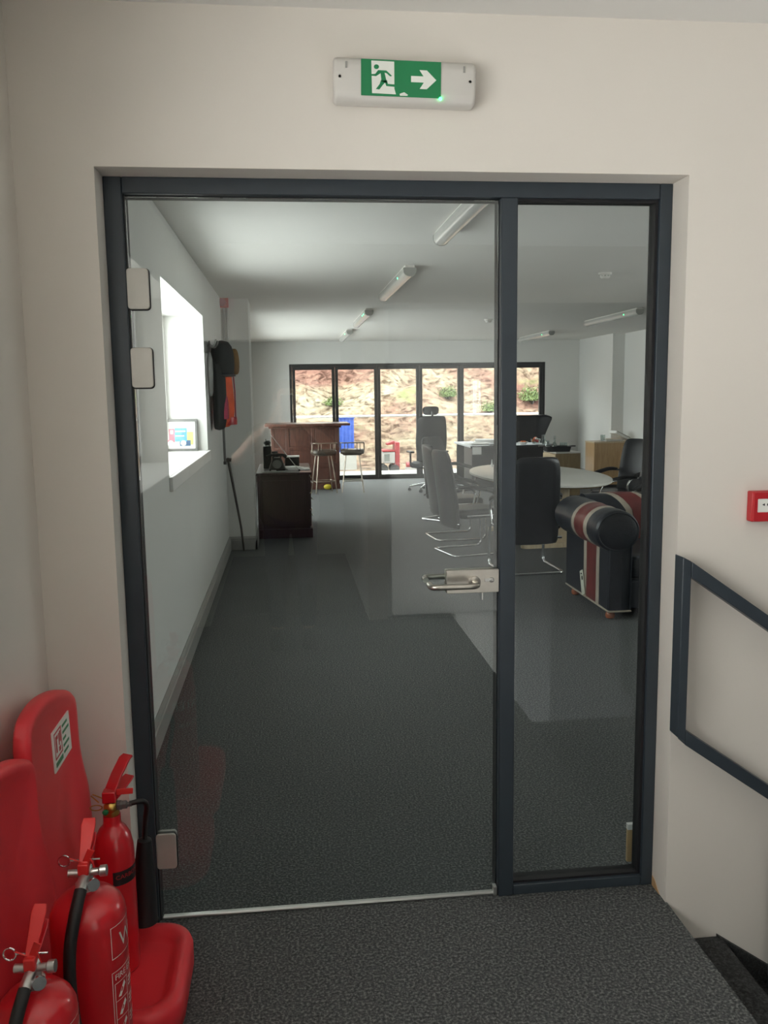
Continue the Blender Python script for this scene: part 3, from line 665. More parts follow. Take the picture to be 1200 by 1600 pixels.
# ------------------------------------------------------------------ extinguishers
def cyl_fn(r, cx, cz, ang0):   # bend flat lettering round a cylinder
    def fn(u, v):
        a = ang0+u/r; return ((r+.0006)*sin(a), -(r+.0006)*cos(a), cz+v)
    return fn
def curved_rect(mb, r, a0, a1, z0, z1, n=8, d=.0005):
    rin = [((r+d)*sin(a0+(a1-a0)*k/n), -(r+d)*cos(a0+(a1-a0)*k/n)) for k in range(n+1)]
    mb.add([(x, y, z0) for x, y in rin]+[(x, y, z1) for x, y in rin], [(k, k+1, n+2+k, n+1+k) for k in range(n)])
def water_ext(label, loc, rz):
    t = thing('fire_extinguisher', label, 'extinguisher', loc, rz, 'red fire extinguishers on the stands')
    r = .083
    MB().lathe([(.001, .0), (.070, .0), (.078, .006), (r, .02), (r, .422), (.0815, .438), (.074, .456), (.058, .472), (.034, .481), (.022, .484), (.020, .500), (.001, .500)], n=40).build('cylinder', M['red'], t, ang=60)
    m = MB(); m.lathe([(.023, .490), (.023, .503), (.016, .507), (.016, .540), (.012, .545)], n=20)
    m.tube([(-.036, -.004, .528), (.0, -.004, .528)], [.009, .009], 14); m.tube([(0, -.004, .528), (.030, -.004, .530), (.034, -.004, .530), (.048, -.004, .531)], [.008, .008, .0125, .0125], 14)
    m.tube([(0, 0, .526), (0, -.03, .522), (0, -.050, .512)], [.011, .011, .0125], 14)
    m.build('valve', M['alu'], t)
    m = MB(); m.lathe([(.014, 0), (.014, .006)], (.022, -.030, .514), 16, axis=(.5, -.8, .1)); m.build('pressure_gauge', M['chrome'], t)
    def plate(pts, w, th, name, mt):
        P = [Vector(p) for p in pts]; mm = MB(); rings = []
        for i, p in enumerate(P):
            d = (P[min(i+1, len(P)-1)]-P[max(i-1, 0)]).normalized(); nn = Vector((1, 0, 0)).cross(d).normalized()
            ww = w[i]/2
            rings.append([p+Vector((-ww, 0, 0))-nn*th, p+Vector((ww, 0, 0))-nn*th, p+Vector((ww, 0, 0))+nn*th, p+Vector((-ww, 0, 0))+nn*th])
        mm.loft(rings); return mm.build(name, mt, t, bevel=.0015)
    plate([(0, -.018, .545), (0, .0, .566), (0, .022, .584), (0, .052, .612), (0, .066, .622)], [.020, .022, .026, .032, .026], .003, 'squeeze_lever', M['redbright'])
    plate([(0, -.012, .538), (0, .025, .556), (0, .058, .576), (0, .075, .582)], [.022, .024, .028, .022], .003, 'carry_handle', M['red'])
    m = MB(); m.box((-.012, -.022, .530), (.012, .012, .556)); m.build('lever_block', M['redbright'], t, bevel=.003)
    m = MB(); m.tube([(-.03, -.006, .560), (.035, -.006, .560)], .0022, 8); m.tube([(-.043+.013*cos(a), -.006, .560+.013*sin(a)) for a in [2*pi*k/18 for k in range(18)]], .0018, 6, closed=True); m.build('safety_pin', M['chrome'], t)
    m = MB(); m.obox((.012, -.012, .572), (.016, .003, .036), (R(10), R(24), 0)); m.obox((-.016, -.016, .566), (.028, .0025, .003), (0, R(24), 0)); m.obox((.02, -.014, .556), (.003, .0025, .024), (0, R(-20), 0)); m.build('tamper_seal', M['redbright'], t, bevel=.001)
    h = [(0, -.048, .513), (-.006, -.085, .475), (-.014, -.110, .415), (-.016, -.118, .33), (-.012, -.112, .23), (-.004, -.104, .16), (0, -.1, .12)]
    pts = [Vector(p) for p in h]; sm = []
    for i in range(len(pts)-1):
        p0, p1, p2, p3 = pts[max(i-1, 0)], pts[i], pts[i+1], pts[min(i+2, len(pts)-1)]
        for k in range(6):
            q = k/6; sm.append(.5*((2*p1)+(-p0+p2)*q+(2*p0-5*p1+4*p2-p3)*q*q+(-p0+3*p1-3*p2+p3)*q**3))
    sm.append(pts[-1]); ns = len(sm)
    MB().tube(sm, [.0135]*(ns-6)+[.0125, .012, .011, .010, .009, .008], 14).build('hose', M['rubber'], t)
    # printed panel
    m = MB(); m.X = Matrix.Translation((0, 0, .046))
    for (a0, a1, z0, z1) in ((R(46), R(122), .374, .3755), (R(46), R(122), .300, .3015), (R(46), R(47), .300, .3755), (R(121), R(122), .3, .3755), (R(44), R(124), .268, .2695), (R(44), R(45), .05, .2695), (R(123), R(124), .05, .2695), (R(44), R(124), .05, .0515), (R(48), R(76), .196, .1972), (R(48), R(76), .152, .1532), (R(48), R(76), .108, .1092), (R(48), R(49), .108, .24), (R(75), R(76), .108, .24), (R(48), R(76), .239, .2402)):
        curved_rect(m, r, a0, a1, z0, z1)
    for k in range(3):
        for q in range(3): curved_rect(m, r, R(80), R(104-6*q), .226-.044*k-.009*q, .230-.044*k-.009*q)
        m.add([((r+.0006)*sin(R(54+14*q)), -(r+.0006)*cos(R(54+14*q)), zz) for q, zz in ((0, .205-.044*k), (1, .235-.044*k), (1.2, .225-.044*k), (.4, .203-.044*k))], [(0, 1, 2, 3)])
    m.text('WATER', .052, cyl_fn(r, 0, .318, R(62))); m.text('FIRE EXTINGUISHER', .019, cyl_fn(r, 0, .2485, R(49)))
    m.build('printed_label', M['white'], t, smooth=False); t.scale = (1, 1, 1) if loc[1] > -.7 else (.92, .92, .97)
    return t
water_ext('red water extinguisher standing between the gas extinguisher and the nearest one', (.022, -.635, .078), R(0))
water_ext('nearest red water extinguisher, cut off at the bottom of the frame', (-.012, -.925, .071), R(-4))
c2 = thing('fire_extinguisher', 'slim red carbon dioxide extinguisher with black horn nearest the door frame', 'extinguisher', (-.009, -.2, .071), 0, 'red fire extinguishers on the stands')
r = .054
MB().lathe([(.001, 0), (.046, 0), (.052, .004), (r, .012), (r, .365), (.0525, .39), (.047, .420), (.036, .443), (.026, .453), (.0235, .462), (.0235, .486), (.001, .486)], n=36).build('cylinder', M['red'], c2, ang=60)
m = MB(); m.lathe([(.018, .48), (.021, .490), (.021, .505), (.016, .512), (.017, .530), (.012, .536)], n=18); m.sphere((0, -.006, .512), .020, n=14); m.build('valve', M['brass'], c2)
MB().lathe([(.008, 0), (.008, .006), (.004, .008)], (-.010, -.024, .506), 14, axis=(-.3, -1, 0)).build('valve_cap', M['green'], c2)
m = MB(); m.lathe([(.015, 0), (.015, .012), (.013, .013), (.013, .026), (.008, .028), (.008, .040)], (.016, -.004, .514), 6, axis=(1, 0, .05)); m.build('hose_nut', M['greymet'], c2, bevel=.001)
pts = fillet([(.050, -.004, .517), (.080, 0, .522), (.088, .045, .49), (.072, .083, .40), (.068, .085, .35)], .03, 6)
MB().tube(pts, .0075, 12).build('hose', M['rubber'], c2)
MB().lathe([(.010, .0), (.020, .004), (.022, .02), (.027, .08), (.033, .16), (.039, .262), (.041, .270), (.037, .270), (.020, .08)], (.068, .085, .355), 24, axis=(-.05, .0, -1)).build('horn', M['black'], c2)
def plate2(pts, w, th, name, mt):
    P = [Vector(p) for p in pts]; mm = MB(); rings = []
    for i, p in enumerate(P):
        d = (P[min(i+1, len(P)-1)]-P[max(i-1, 0)]).normalized(); s = Vector((.86, -.5, 0)); nn = s.cross(d).normalized(); ww = w[i]/2
        rings.append([p-s*ww-nn*th, p+s*ww-nn*th, p+s*ww+nn*th, p-s*ww+nn*th])
    mm.loft(rings); return mm.build(name, mt, c2, bevel=.0015)
plate2([(-.004, -.006, .535), (.0, .004, .560), (.012, .030, .592), (.030, .062, .628), (.038, .072, .634)], [.034, .036, .036, .036, .032], .0035, 'squeeze_lever', M['red'])
plate2([(-.004, -.01, .528), (.014, .018, .545), (.034, .058, .566), (.04, .07, .57)], [.030, .034, .036, .03], .003, 'carry_handle', M['red'])
bx('lever_block', (-.020, -.020, .528), (.016, .012, .562), M['red'], c2, .003)
m = MB(); m.obox((.040, -.012, .560), (.044, .003, .018), (0, R(4), R(10))); m.build('tamper_seal', M['redbright'], c2, bevel=.004)
m = MB(); m.tube([(-.018, -.01, .540), (-.045, -.012, .556), (-.050, -.012, .552), (-.030, -.012, .53)], .002, 6); m.tube([(-.038+.016*cos(a), -.012, .514+.008*sin(a)) for a in [2*pi*k/16 for k in range(16)]], .0018, 6, closed=True); m.build('safety_pin', M['brass'], c2)
m = MB(); curved_rect(m, r, R(5), R(130), .290, .333, 14); m.build('label_band', M['black'], c2)
m = MB(); m.text('CARBON DIOXIDE', .018, lambda u, v: cyl_fn(r+.0006, 0, .310, R(12))(u, v)); m.build('band_text', M['redbox'], c2, smooth=False); c2.scale = (1, 1, .935)

# ------------------------------------------------------------------ dry-wipe board, framed picture on the sill
pf = thing('picture_frame', 'small silver framed picture of a vintage lorry on the window sill', 'picture', (-.385, 4.745, 1.2155), R(0))
pf.rotation_euler = (R(-8), 0, 0)
m = MB(); fw_, fh_ = .29, .262
for p, q in (((-fw_/2, -.012, 0), (fw_/2, .008, .02)), ((-fw_/2, -.012, fh_-.02), (fw_/2, .008, fh_)), ((-fw_/2, -.012, .02), (-fw_/2+.02, .008, fh_-.02)), ((fw_/2-.02, -.012, .02), (fw_/2, .008, fh_-.02))): m.box(p, q)
m.build('frame', M['greymet'], pf, bevel=.002)
bx('mount', (-fw_/2+.02, -.004, .02), (fw_/2-.02, .006, fh_-.02), M['paper'], pf)
pic = bpy.data.materials
paints = dict(sky=mat('print_sky', (.62, .66, .60), .6, var=.05), bl=mat('print_blue', (.10, .30, .55), .6, var=.3, vscale=30), rd=mat('print_red', (.62, .12, .16), .6, var=.2, vscale=30), yl=mat('print_yellow', (.60, .58, .18), .6, var=.2, vscale=20), wh=mat('print_white', (.75, .75, .7), .6, var=.1, vscale=20), dk=mat('print_navy', (.05, .11, .22), .6, var=.3, vscale=25))
m = MB()
def pr(u0, v0, u1, v1, k, d): m.box((-fw_/2+u0*fw_, -.004-d, v0*fh_), (-fw_/2+u1*fw_, -.004, v1*fh_), paints[k])
pr(.12, .13, .88, .87, 'sky', .0004); pr(.70, .2, .88, .6, 'yl', .0008); pr(.36, .30, .70, .72, 'bl', .0012); pr(.5, .16, .8, .34, 'dk', .0011); pr(.2, .36, .36, .70, 'rd', .0012); pr(.24, .54, .32, .66, 'wh', .0016); pr(.38, .60, .66, .64, 'wh', .0016); pr(.38, .46, .62, .49, 'wh', .0016); pr(.16, .28, .36, .36, 'rd', .0014)
for u in (.25, .6): m.lathe([(.022, 0), (.022, .0018)], (-fw_/2+u*fw_, -.0045, .25*fh_), 16, paints['wh'], axis=(0, -1, 0))
m.build('print', None, pf, smooth=False)

# ------------------------------------------------------------------ fittings on the pier / side wall
fs_ = thing('fire_sounder', 'dark red alarm sounder high on the pier', 'alarm', (-.145, 6.88, 2.625))
m = MB(); m.prism(rrect(.13, .105, .012, 4), XZ, -.07, -.001); m.build('housing', M['redbox'], fs_, bevel=.006)
MB().lathe([(.04, 0), (.038, .02), (.025, .03)], (0, -.07, 0), 20, axis=(0, -1, 0)).build('horn', M['crimson'], fs_)
cd = MB()
for x in (-.135, -.10): cd.tube([(x, 6.865, 2.575), (x, 6.865, 2.05)], .011, 10)
tag(cd.build('cable_conduit', M['conduit']), 'pair of slim painted conduits running down the pier below the alarm', 'conduit')
# coats on a hook rail along the side wall
ck = thing('coat_rail', 'short grey metal coat rail on the side wall just before the pier', 'coat rail', (LX, 5.05, 2.06))
bx('back_plate', (0, -.2, -.04), (.018, .95, .05), M['greymet'], ck, .003)
for y in (-.12, .1, .32, .52, .85):
    MB().tube(fillet([(.018, y, .02), (.075, y, .01), (.09, y, .07)], .02, 4), .008, 8).build('hook', M['greymet'], ck)
def garment(name, label, cat, prof, y, th, mt, extra=None):
    # prof: list of (z, x_out) : hanging folds
    t = thing(name, label, cat, (LX, y, 0)); rings = []; n = 18
    for z, xo, hw in prof:
        ring = []
        for k in range(n):
            a = 2*pi*k/n; f_ = 1+.10*sin(5*a+z*6)
            ring.append((.022+xo/2+xo/2*cos(a)*f_, hw*sin(a)*f_, z))
        rings.append(ring)
    MB().loft(rings).build('body', mt, t, sub=1); return t
g1 = garment('jacket', 'bright orange hi-vis jacket hanging from the coat rail', 'jacket', [(1.37, .10, .10), (1.42, .16, .14), (1.6, .17, .16), (1.8, .16, .16), (1.95, .13, .15), (2.0, .06, .08)], 5.56, .2, M['orange'])
m = MB(); m.tube([(.185, -.05, 1.90), (.196, -.05, 1.7), (.196, -.05, 1.45)], .006, 6); m.build('zip', M['crimson'], g1)
m = MB(); m.lathe([(.10, 0), (.102, .035), (.10, .07)], (.105, 0, 1.40), 18); m.build('hem_band', M['redbox'], g1)
g2 = garment('coat', 'dark coat with crimson lining hanging behind the orange jacket', 'coat', [(1.36, .09, .10), (1.42, .11, .14), (1.6, .12, .17), (1.8, .12, .17), (1.95, .10, .15), (2.0, .05, .08)], 5.24, .2, M['darkcloth'])
m = MB(); m.loft([[(.118, -.1, 1.46), (.150, -.08, 1.46), (.150, .08, 1.46), (.118, .1, 1.46)], [(.12, -.1, 1.6), (.150, -.08, 1.6), (.150, .08, 1.6), (.12, .1, 1.6)], [(.12, -.05, 1.66), (.14, -.05, 1.66), (.14, .05, 1.66), (.12, .05, 1.66)]]); m.build('lining', M['crimson'], g2)
hat = thing('helmet', 'black round topped hat hung over the coats on the rail', 'hat', (LX+.115, 5.22, 1.975))
MB().lathe([(.085, -.13), (.10, -.12), (.105, -.04), (.10, .05), (.085, .11), (.055, .15), (.001, .165)], n=24).build('crown', M['darkcloth'], hat)
MB().lathe([(.088, -.15), (.112, -.145), (.112, -.13), (.088, -.125)], n=24).build('brim', M['black'], hat)
bg_ = thing('shoulder_bag', 'tan brown bag hanging at the outer side of the black hat', 'bag', (LX+.195, 5.62, 1.98))
rings = []
for z, a, b_ in ((-.13, .025, .05), (-.11, .045, .08), (-.02, .05, .09), (.08, .04, .08), (.11, .02, .05)): rings.append([(a*cos(q), b_*sin(q), z) for q in [2*pi*k/14 for k in range(14)]])
MB().loft(rings).build('body', M['tan'], bg_, sub=1)
MB().tube([(-.01, -.04, .09), (-.1, -.02, .12), (-.15, 0, .09), (-.1, .02, .12), (-.01, .04, .09)], .006, 6).build('strap', M['tan'], bg_)
um = thing('umbrella', 'slim furled grey umbrella hanging from the coat rail beside the window recess', 'umbrella', (LX+.035, 4.90, 1.66))
MB().lathe([(.006, 0), (.02, .03), (.026, .2), (.024, .3), (.012, .36)], n=14).build('canopy', M['greymet'], um)
MB().tube(fillet([(0, 0, .36), (0, 0, .44), (.0, .04, .46), (0, .05, .42)], .02, 4), .007, 8).build('handle', M['darkwood'], um)
pk = thing('long_pole', 'thin grey pole hanging on the wall below the coats', 'pole', (LX+.035, 6.2, .985))
MB().tube([(0, 0, 0), (-.002, -.02, .42)], .012, 10).build('shaft', M['greymet'], pk); MB().lathe([(.016, 0), (.016, .03)], n=12).build('ferrule', M['black'], pk)
ws = thing('walking_stick', 'dark wooden knob headed stick leaning against the pier', 'stick', (-.005, 6.775, 0))
MB().tube([(0, 0, .004), (-.022, .02, .25), (-.10, .055, .75), (-.136, .066, .97)], [.011, .012, .014, .015], 12).build('shaft', M['darkwood'], ws)
m = MB(); m.tube([(-.172, .068, .975), (-.138, .068, .985), (-.105, .068, .980)], [.018, .022, .018], 12); m.build('knob', M['darkwood'], ws)

# ------------------------------------------------------------------ dark chest and things on it
ch = thing('chest_of_drawers', 'dark mahogany chest of drawers standing past the pier', 'chest', (.13, 7.55, 0))
CWX, CLY, CH = .60, 1.35, .77
bx('carcass', (0, 0, .09), (CWX, CLY, CH-.03), M['mahog'], ch, .004)
bx('plinth', (-.0, -.02, 0), (CWX+.03, CLY+.02, .11), M['mahog'], ch, .006)
bx('top', (-.01, -.02, CH-.03), (CWX+.03, CLY+.02, CH), M['mahog'], ch, .006)
bx('end_panel', (.05, -.008, .15), (CWX-.05, 0, CH-.09), M['mahog'], ch, .004)
for k in range(3):
    for q in range(2):
        dwr = bx('drawer', (CWX, .03+q*.66, .13+k*.2), (CWX+.018, .66+q*.66, .315+k*.2), M['mahog'], ch, .004)
        yc = .345+q*.66
        MB().tube(fillet([(CWX+.018, yc-.06, .235+k*.2), (CWX+.045, yc-.06, .215+k*.2), (CWX+.045, yc+.06, .215+k*.2), (CWX+.018, yc+.06, .235+k*.2)], .01, 3), .005, 8).build('handle', M['alu'], dwr)
        MB().lathe([(.011, 0), (.012, .008), (.007, .012)], (CWX+.018, yc, .285+k*.2), 10, axis=(1, 0, 0)).build('lock', M['brass'], dwr)
Z0 = CH+.0005
pp = thing('paper_stack', 'white papers fanned over the edge of the dark chest', 'papers', (.61, 8.02, Z0))
for k in range(4): MB().obox((-.03*k, .02*k, .004+.006*k), (.20, .32-.03*k, .0055), (0, 0, R(7*k-8))).build('sheet', M['paper'], pp)
MB().loft([[(.08, -.17, .0), (.14, -.17, .0), (.14, .1, .0), (.08, .1, .0)], [(.08, -.17, .012), (.13, -.17, .012), (.13, .1, .012), (.08, .1, .012)]]).build('folded_sheet', M['paper'], pp)
bxx = thing('letter_tray', 'small white edged black tray on the dark chest behind the metal rod', 'tray', (.54, 8.42, Z0))
bx('body', (-.09, -.10, 0), (.09, .10, .12), M['black'], bxx, .004); 
m = MB(); m.box((-.095, -.105, .12), (.095, .105, .132)); m.build('rim', M['paper'], bxx, bevel=.002)
dl = thing('desk_telephone', 'black old fashioned desk telephone on the dark chest', 'telephone', (.36, 7.92, Z0))
rings = []
for z, a, b_ in ((0, .095, .12), (.02, .10, .125), (.05, .088, .11), (.11, .065, .075), (.15, .05, .06)): rings.append([(x, y, z) for x, y in rrect(a*2, b_*2, .03, 4)])
MB().loft(rings).build('body', M['black'], dl)
m = MB(); m.tube([(-.115, 0, .155), (-.07, 0, .18), (.07, 0, .18), (.115, 0, .155)], [.026, .018, .018, .026], 12); m.build('receiver', M['black'], dl)
for x in (-.045, .045): bx('cradle', (x-.01, -.03, .148), (x+.01, .03, .172), M['black'], dl, .003)
m = MB(); m.lathe([(.055, 0), (.055, .008), (.03, .012)], (0, -.092, .075), 20, axis=(0, -.85, .5)); m.build('dial', M['greymet'], dl)
bk2 = thing('desk_caddy', 'tall black tidy with knobbed top on the dark chest beside the pier', 'desk tidy', (.24, 8.24, Z0))
bx('box', (-.05, -.06, 0), (.05, .06, .27), M['black'], bk2, .006); bx('box', (.055, -.05, 0), (.13, .05, .2), M['darkcloth'], bk2, .006)
for x, y, h in ((-.02, 0, .36), (.02, .02, .34), (.03, -.03, .31)): MB().tube([(x, y, .2), (x+.006, y, h)], .006, 8).build('pen', M['greymet'], bk2)
MB().sphere((0, 0, .31), .045, n=12, sq=(1, 1, .7)).build('knob', M['black'], bk2)
rd = thing('metal_rod', 'long thin pale metal rod leaning across the things on the dark chest', 'rod', (.62, 7.72, Z0))
MB().tube([(0, 0, .006), (-.335, .43, .42)], .0042, 8).build('rod', M['alu'], rd); MB().sphere((0, 0, .010), .012, n=8).build('tip', M['black'], rd)
fp = thing('clipboard', 'grey clipboard lying at the front of the dark chest top', 'clipboard', (.32, 7.65, Z0))
bx('board', (-.13, -.09, 0), (.15, .09, .006), M['greymet'], fp, .002); bx('clip', (-.03, .06, .006), (.03, .085, .016), M['alu'], fp, .002)

# ------------------------------------------------------------------ bar counter and stools
bc = thing('bar_counter', 'red mahogany bar counter with overhanging top beside the folding doors', 'bar', (0, 12.74, 0))
bx('body', (.20, .0, .06), (1.385, .62, 1.10), M['bar'], bc, .004)
bx('plinth', (.18, -.012, 0), (1.40, .63, .10), M['bar'], bc, .006)
bx('counter_top', (.10, -.22, 1.125), (1.575, .70, 1.165), M['bar'], bc, .008); bx('cornice', (.16, -.05, 1.085), (1.43, .66, 1.125), M['bar'], bc, .012)
for z in (.40, .70): bx('rail', (.20, -.014, z), (1.395, 0, z+.05), M['bar'], bc, .004)
for x in (.20, .455, .90, 1.325): bx('stile', (x, -.016, .10), (x+.06, 0, 1.085), M['bar'], bc, .004)
for xa, xb in ((.53, .89), (.97, 1.315)):
    for za, zb in ((.13, .38), (.47, .68), (.77, 1.06)): bx('panel', (xa, -.008, za), (xb, 0, zb), M['bar'], bc, .004)
yb_ = thing('cleaning_cloth', 'small yellow duster at the foot of the bar by the stools', 'cloth', (1.17, 12.66, 0))
MB().sphere((0, 0, .05), .06, n=10, sq=(1.2, .6, .8)).build('cloth', M['lemon'], yb_)
def stool():
    t = thing('bar_stool', 'bar stool with low metal back rail nearest the dark chest', 'stool', (0, 0, 0), 0, 'bar stools at the counter')
    MB().loft([[(a*s, b_*s, z) for a, b_ in rrect(.40, .36, .08, 5)] for z, s in ((.655, .9), (.665, 1), (.70, 1.02), (.725, .98), (.735, .85))]).build('seat', M['stoolseat'], t, ang=60)
    fr_ = MB(); fr_.tube([(a, b_, .645) for a, b_ in rrect(.30, .28, .05, 4)], .010, 8, closed=True); fr_.build('seat_frame', M['stoolmet'], t)
    for sx in (-1, 1):
        for sy in (-1, 1): MB().tube([(.11*sx, .10*sy, .645), (.185*sx, .165*sy, .0)], .011, 8).build('leg', M['stoolmet'], t)
    k = 1-.20/.645; px, py = .11+.075*k, .10+.065*k
    MB().tube([(a, b_, .20) for a, b_ in rrect(2*px+.02, 2*py+.02, .05, 4)], .009, 8, closed=True).build('footrest', M['stoolmet'], t)
    bk_ = fillet([(-.2, -.02, .70), (-.2, -.05, .85), (-.20, -.19, .85), (.20, -.19, .85), (.2, -.05, .85), (.2, -.02, .70)], .05, 5)
    MB().tube(bk_, .010, 8).build('back_rail', M['stoolmet'], t)
    for x in (-.13, -.08, .08, .13): MB().tube([(x, -.19, .85), (x, -.165, .715)], .006, 8).build('spindle', M['stoolmet'], t)
    return t
s0 = stool(); s0.location = (1.09, 12.22, 0); s0.rotation_euler = (0, 0, R(12))
dup(s0, (1.585, 12.25, 0), R(-4), 'bar stool with low metal back rail seen against the folding door glass')

# ------------------------------------------------------------------ leather cantilever chairs and oval table
def chair():
    t = thing('cantilever_chair', 'x', 'chair', (0, 0, 0), 0, 'leather cantilever chairs round the oval table')
    hw = .27; path = [(-hw, -.16, .415), (-hw, .24, .415), (-hw-.005, .27, .016), (-hw-.005, -.30, .016), (hw+.005, -.30, .016), (hw+.005, .27, .016), (hw, .24, .415), (hw, -.16, .415)]
    MB().tube(fillet(path, .07, 6), .0135, 12).build('base_frame', M['chrome'], t)
    MB().tube([(-.27, -.235, .335), (.27, -.235, .335)], .0135, 12).build('cross_bar', M['chrome'], t)
    MB().loft([[(a, b_+.02, z) for a, b_ in rrect(w, d, .07, 5)] for z, w, d in ((.385, .46, .44), (.40, .50, .48), (.45, .51, .49), (.475, .48, .46), (.48, .40, .38))]).build('seat', M['leather'], t, ang=60)
    prof = [(.275, .46, -.222), (.29, .48, -.225), (.45, .49, -.235), (.60, .49, -.255), (.80, .475, -.285), (.95, .455, -.31), (1.04, .42, -.328), (1.075, .36, -.336), (1.085, .28, -.338)]
    rings = []
    for z, w, y in prof:
        k = [(-1, .0), (-.7, .018), (-.35, .03), (0, .034), (.35, .03), (.7, .018), (1, .0)]; th = .024 if .28 < z < 1.07 else .014
        ring = [(w/2*a, y-b_-th, z) for a, b_ in k]+[(w/2*a, y-b_+th, z) for a, b_ in reversed(k)]
        rings.append(ring)
    MB().loft(rings).build('backrest', M['leather'], t, ang=60, sub=1)
    for s in (-1, 1):
        a = MB().tube(fillet([(s*.245, -.27, .70), (s*.285, -.16, .71), (s*.295, .10, .665), (s*.285, .20, .60), (s*.272, .16, .42)], .06, 5), .0115, 10).build('armrest', M['chrome'], t)
        pts = fillet([(s*.252, -.25, .712), (s*.288, -.14, .722), (s*.298, .08, .685), (s*.292, .16, .648)], .06, 5)
        MB().tube(pts, [.014]+[.021]*(len(pts)-2)+[.014], 10).build('arm_pad', M['black'], a)
    return t
c0 = chair()
cl = [((2.69, 5.32), R(3), 'leather cantilever chair with its back to the door, beside the mullion'),
      ((2.37, 6.30), R(-77), 'high backed cantilever chair at the table side nearest the door handle'),
      ((2.41, 7.25), R(-84), 'cantilever chair half hidden behind the near one at the table side'),
      ((4.40, 7.35), R(118), 'leather cantilever chair facing the oval table behind the sofa'),
      ((4.10, 6.28), R(101), 'leather chair with a pale sheen on its back at the edge of the side pane'),
      ((2.62, 8.65), R(-140), 'cantilever chair at the far end of the oval table by the desk')]
for i, ((x, y), rz, lb) in enumerate(cl):
    o = c0 if i == 0 else dup(c0, (x, y, 0), rz)
    o.location = (x, y, 0); o.rotation_euler = (0, 0, rz); o['label'] = lb
tb = thing('oval_table', 'oval meeting table with white top and pale wood pedestals', 'table', (3.3, 7.05, 0), R(3))
el = lambda a, b_, z, n=56: [(a*cos(2*pi*k/n), b_*sin(2*pi*k/n), z) for k in range(n)]
MB().loft([el(.69, 1.33, .712), el(.70, 1.34, .716), el(.70, 1.34, .736), el(.695, 1.335, .740)]).build('table_top', M['tabletop'], tb, ang=50)
MB().loft([el(.672, 1.31, .700), el(.680, 1.32, .712)]).build('edge_band', M['oakside'], tb)
for y in (-.62, .62):
    m = MB(); m.loft([[(a, b_+y, z) for a, b_ in rrect(.30, .10, .04, 4)] for z in (.05, .70)]); m.build('pedestal', M['oakpale'], tb, bevel=.004)
    m = MB(); m.loft([[(a, b_+y, z) for a, b_ in rrect(w, .14, .06, 4)] for z, w in ((0, .76), (.035, .76), (.05, .7))]); m.build('foot', M['oakpale'], tb)
bx('stretcher', (-.03, -.55, .28), (.03, .55, .40), M['oakpale'], tb, .004)
st_ = thing('table_bell', 'small pale cone standing near the far end of the oval table', 'ornament', (3.02, 8.05, .7405))
MB().lathe([(.02, 0), (.018, .01), (.008, .05), (.005, .09), (.001, .092)], n=14).build('cone', M['paper'], st_)

# ------------------------------------------------------------------ union flag chesterfield sofa
sf = thing('chesterfield_sofa', 'dark leather chesterfield sofa with red and cream flag stripes', 'sofa', (2.78, 3.42, 0))
SW, SD = 1.75, .95
STR = [(0, .185, 'navy'), (.185, .25, 'cream'), (.25, .46, 'wine'), (.46, .525, 'cream'), (.525, SD, 'navy')]
def side_arm(sx, x0):
    m = MB()
    for a, b_, k in STR:
        m.box((min(x0, x0+sx*.17), a, .075), (max(x0, x0+sx*.17), b_, .60), M[k])
    o = m.build('arm_panel', None, sf, bevel=.0)
    cxr, czr, rr = x0+sx*.06, .655, .168
    n = 26; rm = MB()
    ang = lambda k: 2*pi*k/n
    ys = [(0.012, .86), (-.004, .93), (-.008, 1.0)]
    for a, b_, k in STR:
        A = [0.0 if a == 0 else a, b_]; rings = []
        cuts = [a+(b_-a)*q/6 for q in range(7)]
        if a == 0:
            rings += [[(cxr+rr*.55*cos(ang(i)), -.032, czr+rr*.9*.55*sin(ang(i))) for i in range(n)], [(cxr+rr*.85*cos(ang(i)), -.026, czr+rr*.9*.85*sin(ang(i))) for i in range(n)], [(cxr+rr*.97*cos(ang(i)), -.012, czr+rr*.9*.97*sin(ang(i))) for i in range(n)]]
        for y in cuts:
            pu = 1+.025*sin((y/(SD))*pi*5)**2-.012
            rings.append([(cxr+rr*pu*cos(ang(i)), y, czr+rr*.92*pu*sin(ang(i))) for i in range(n)])
        rm.loft(rings, M[k])
    rl_ = rm.build('arm_roll', None, sf, ang=60)
    m = MB(); m.tube([(cxr+rr*.9*cos(a), -.024, czr+rr*.82*sin(a)) for a in [2*pi*k/28 for k in range(28)]], .006, 8, closed=True); m.build('piping', M['navy'], rl_)
    # scrolled front panel under the roll
    m = MB(); m.prism([(x0, .075), (x0+sx*.17, .075), (x0+sx*.17, .55), (x0+sx*.1, .60), (x0, .56)], XZ, -.025, .0); m.build('arm_front', M['navy'], sf, bevel=.006)
    m = MB(); m.tube([(x0+sx*.158, -.028, .08), (x0+sx*.158, -.028, .55)], .006, 8); m.build('piping', M['navy'], sf)
    m = MB(); m.box((min(x0-sx*.006, x0+sx*.17), -.03, .062), (max(x0-sx*.006, x0+sx*.17), SD, .075)); m.build('base_band', M['cream'], sf, bevel=.003)
side_arm(1, 0.0); side_arm(-1, SW)
bx('base', (.17, .06, .075), (SW-.17, SD, .30), M['navy'], sf, .01)
bx('front_rail', (.17, .02, .075), (SW-.17, .06, .28), M['navy'], sf, .01)
for k in range(2):
    xa = .18+k*.70
    MB().loft([[(xa+.345+a, .40+b_, z) for a, b_ in rrect(w, d, .06, 5)] for z, w, d in ((.30, .66, .72), (.32, .69, .75), (.43, .69, .75), (.455, .64, .70), (.46, .5, .55))]).build('seat_cushion', M['navy'], sf, ang=60)
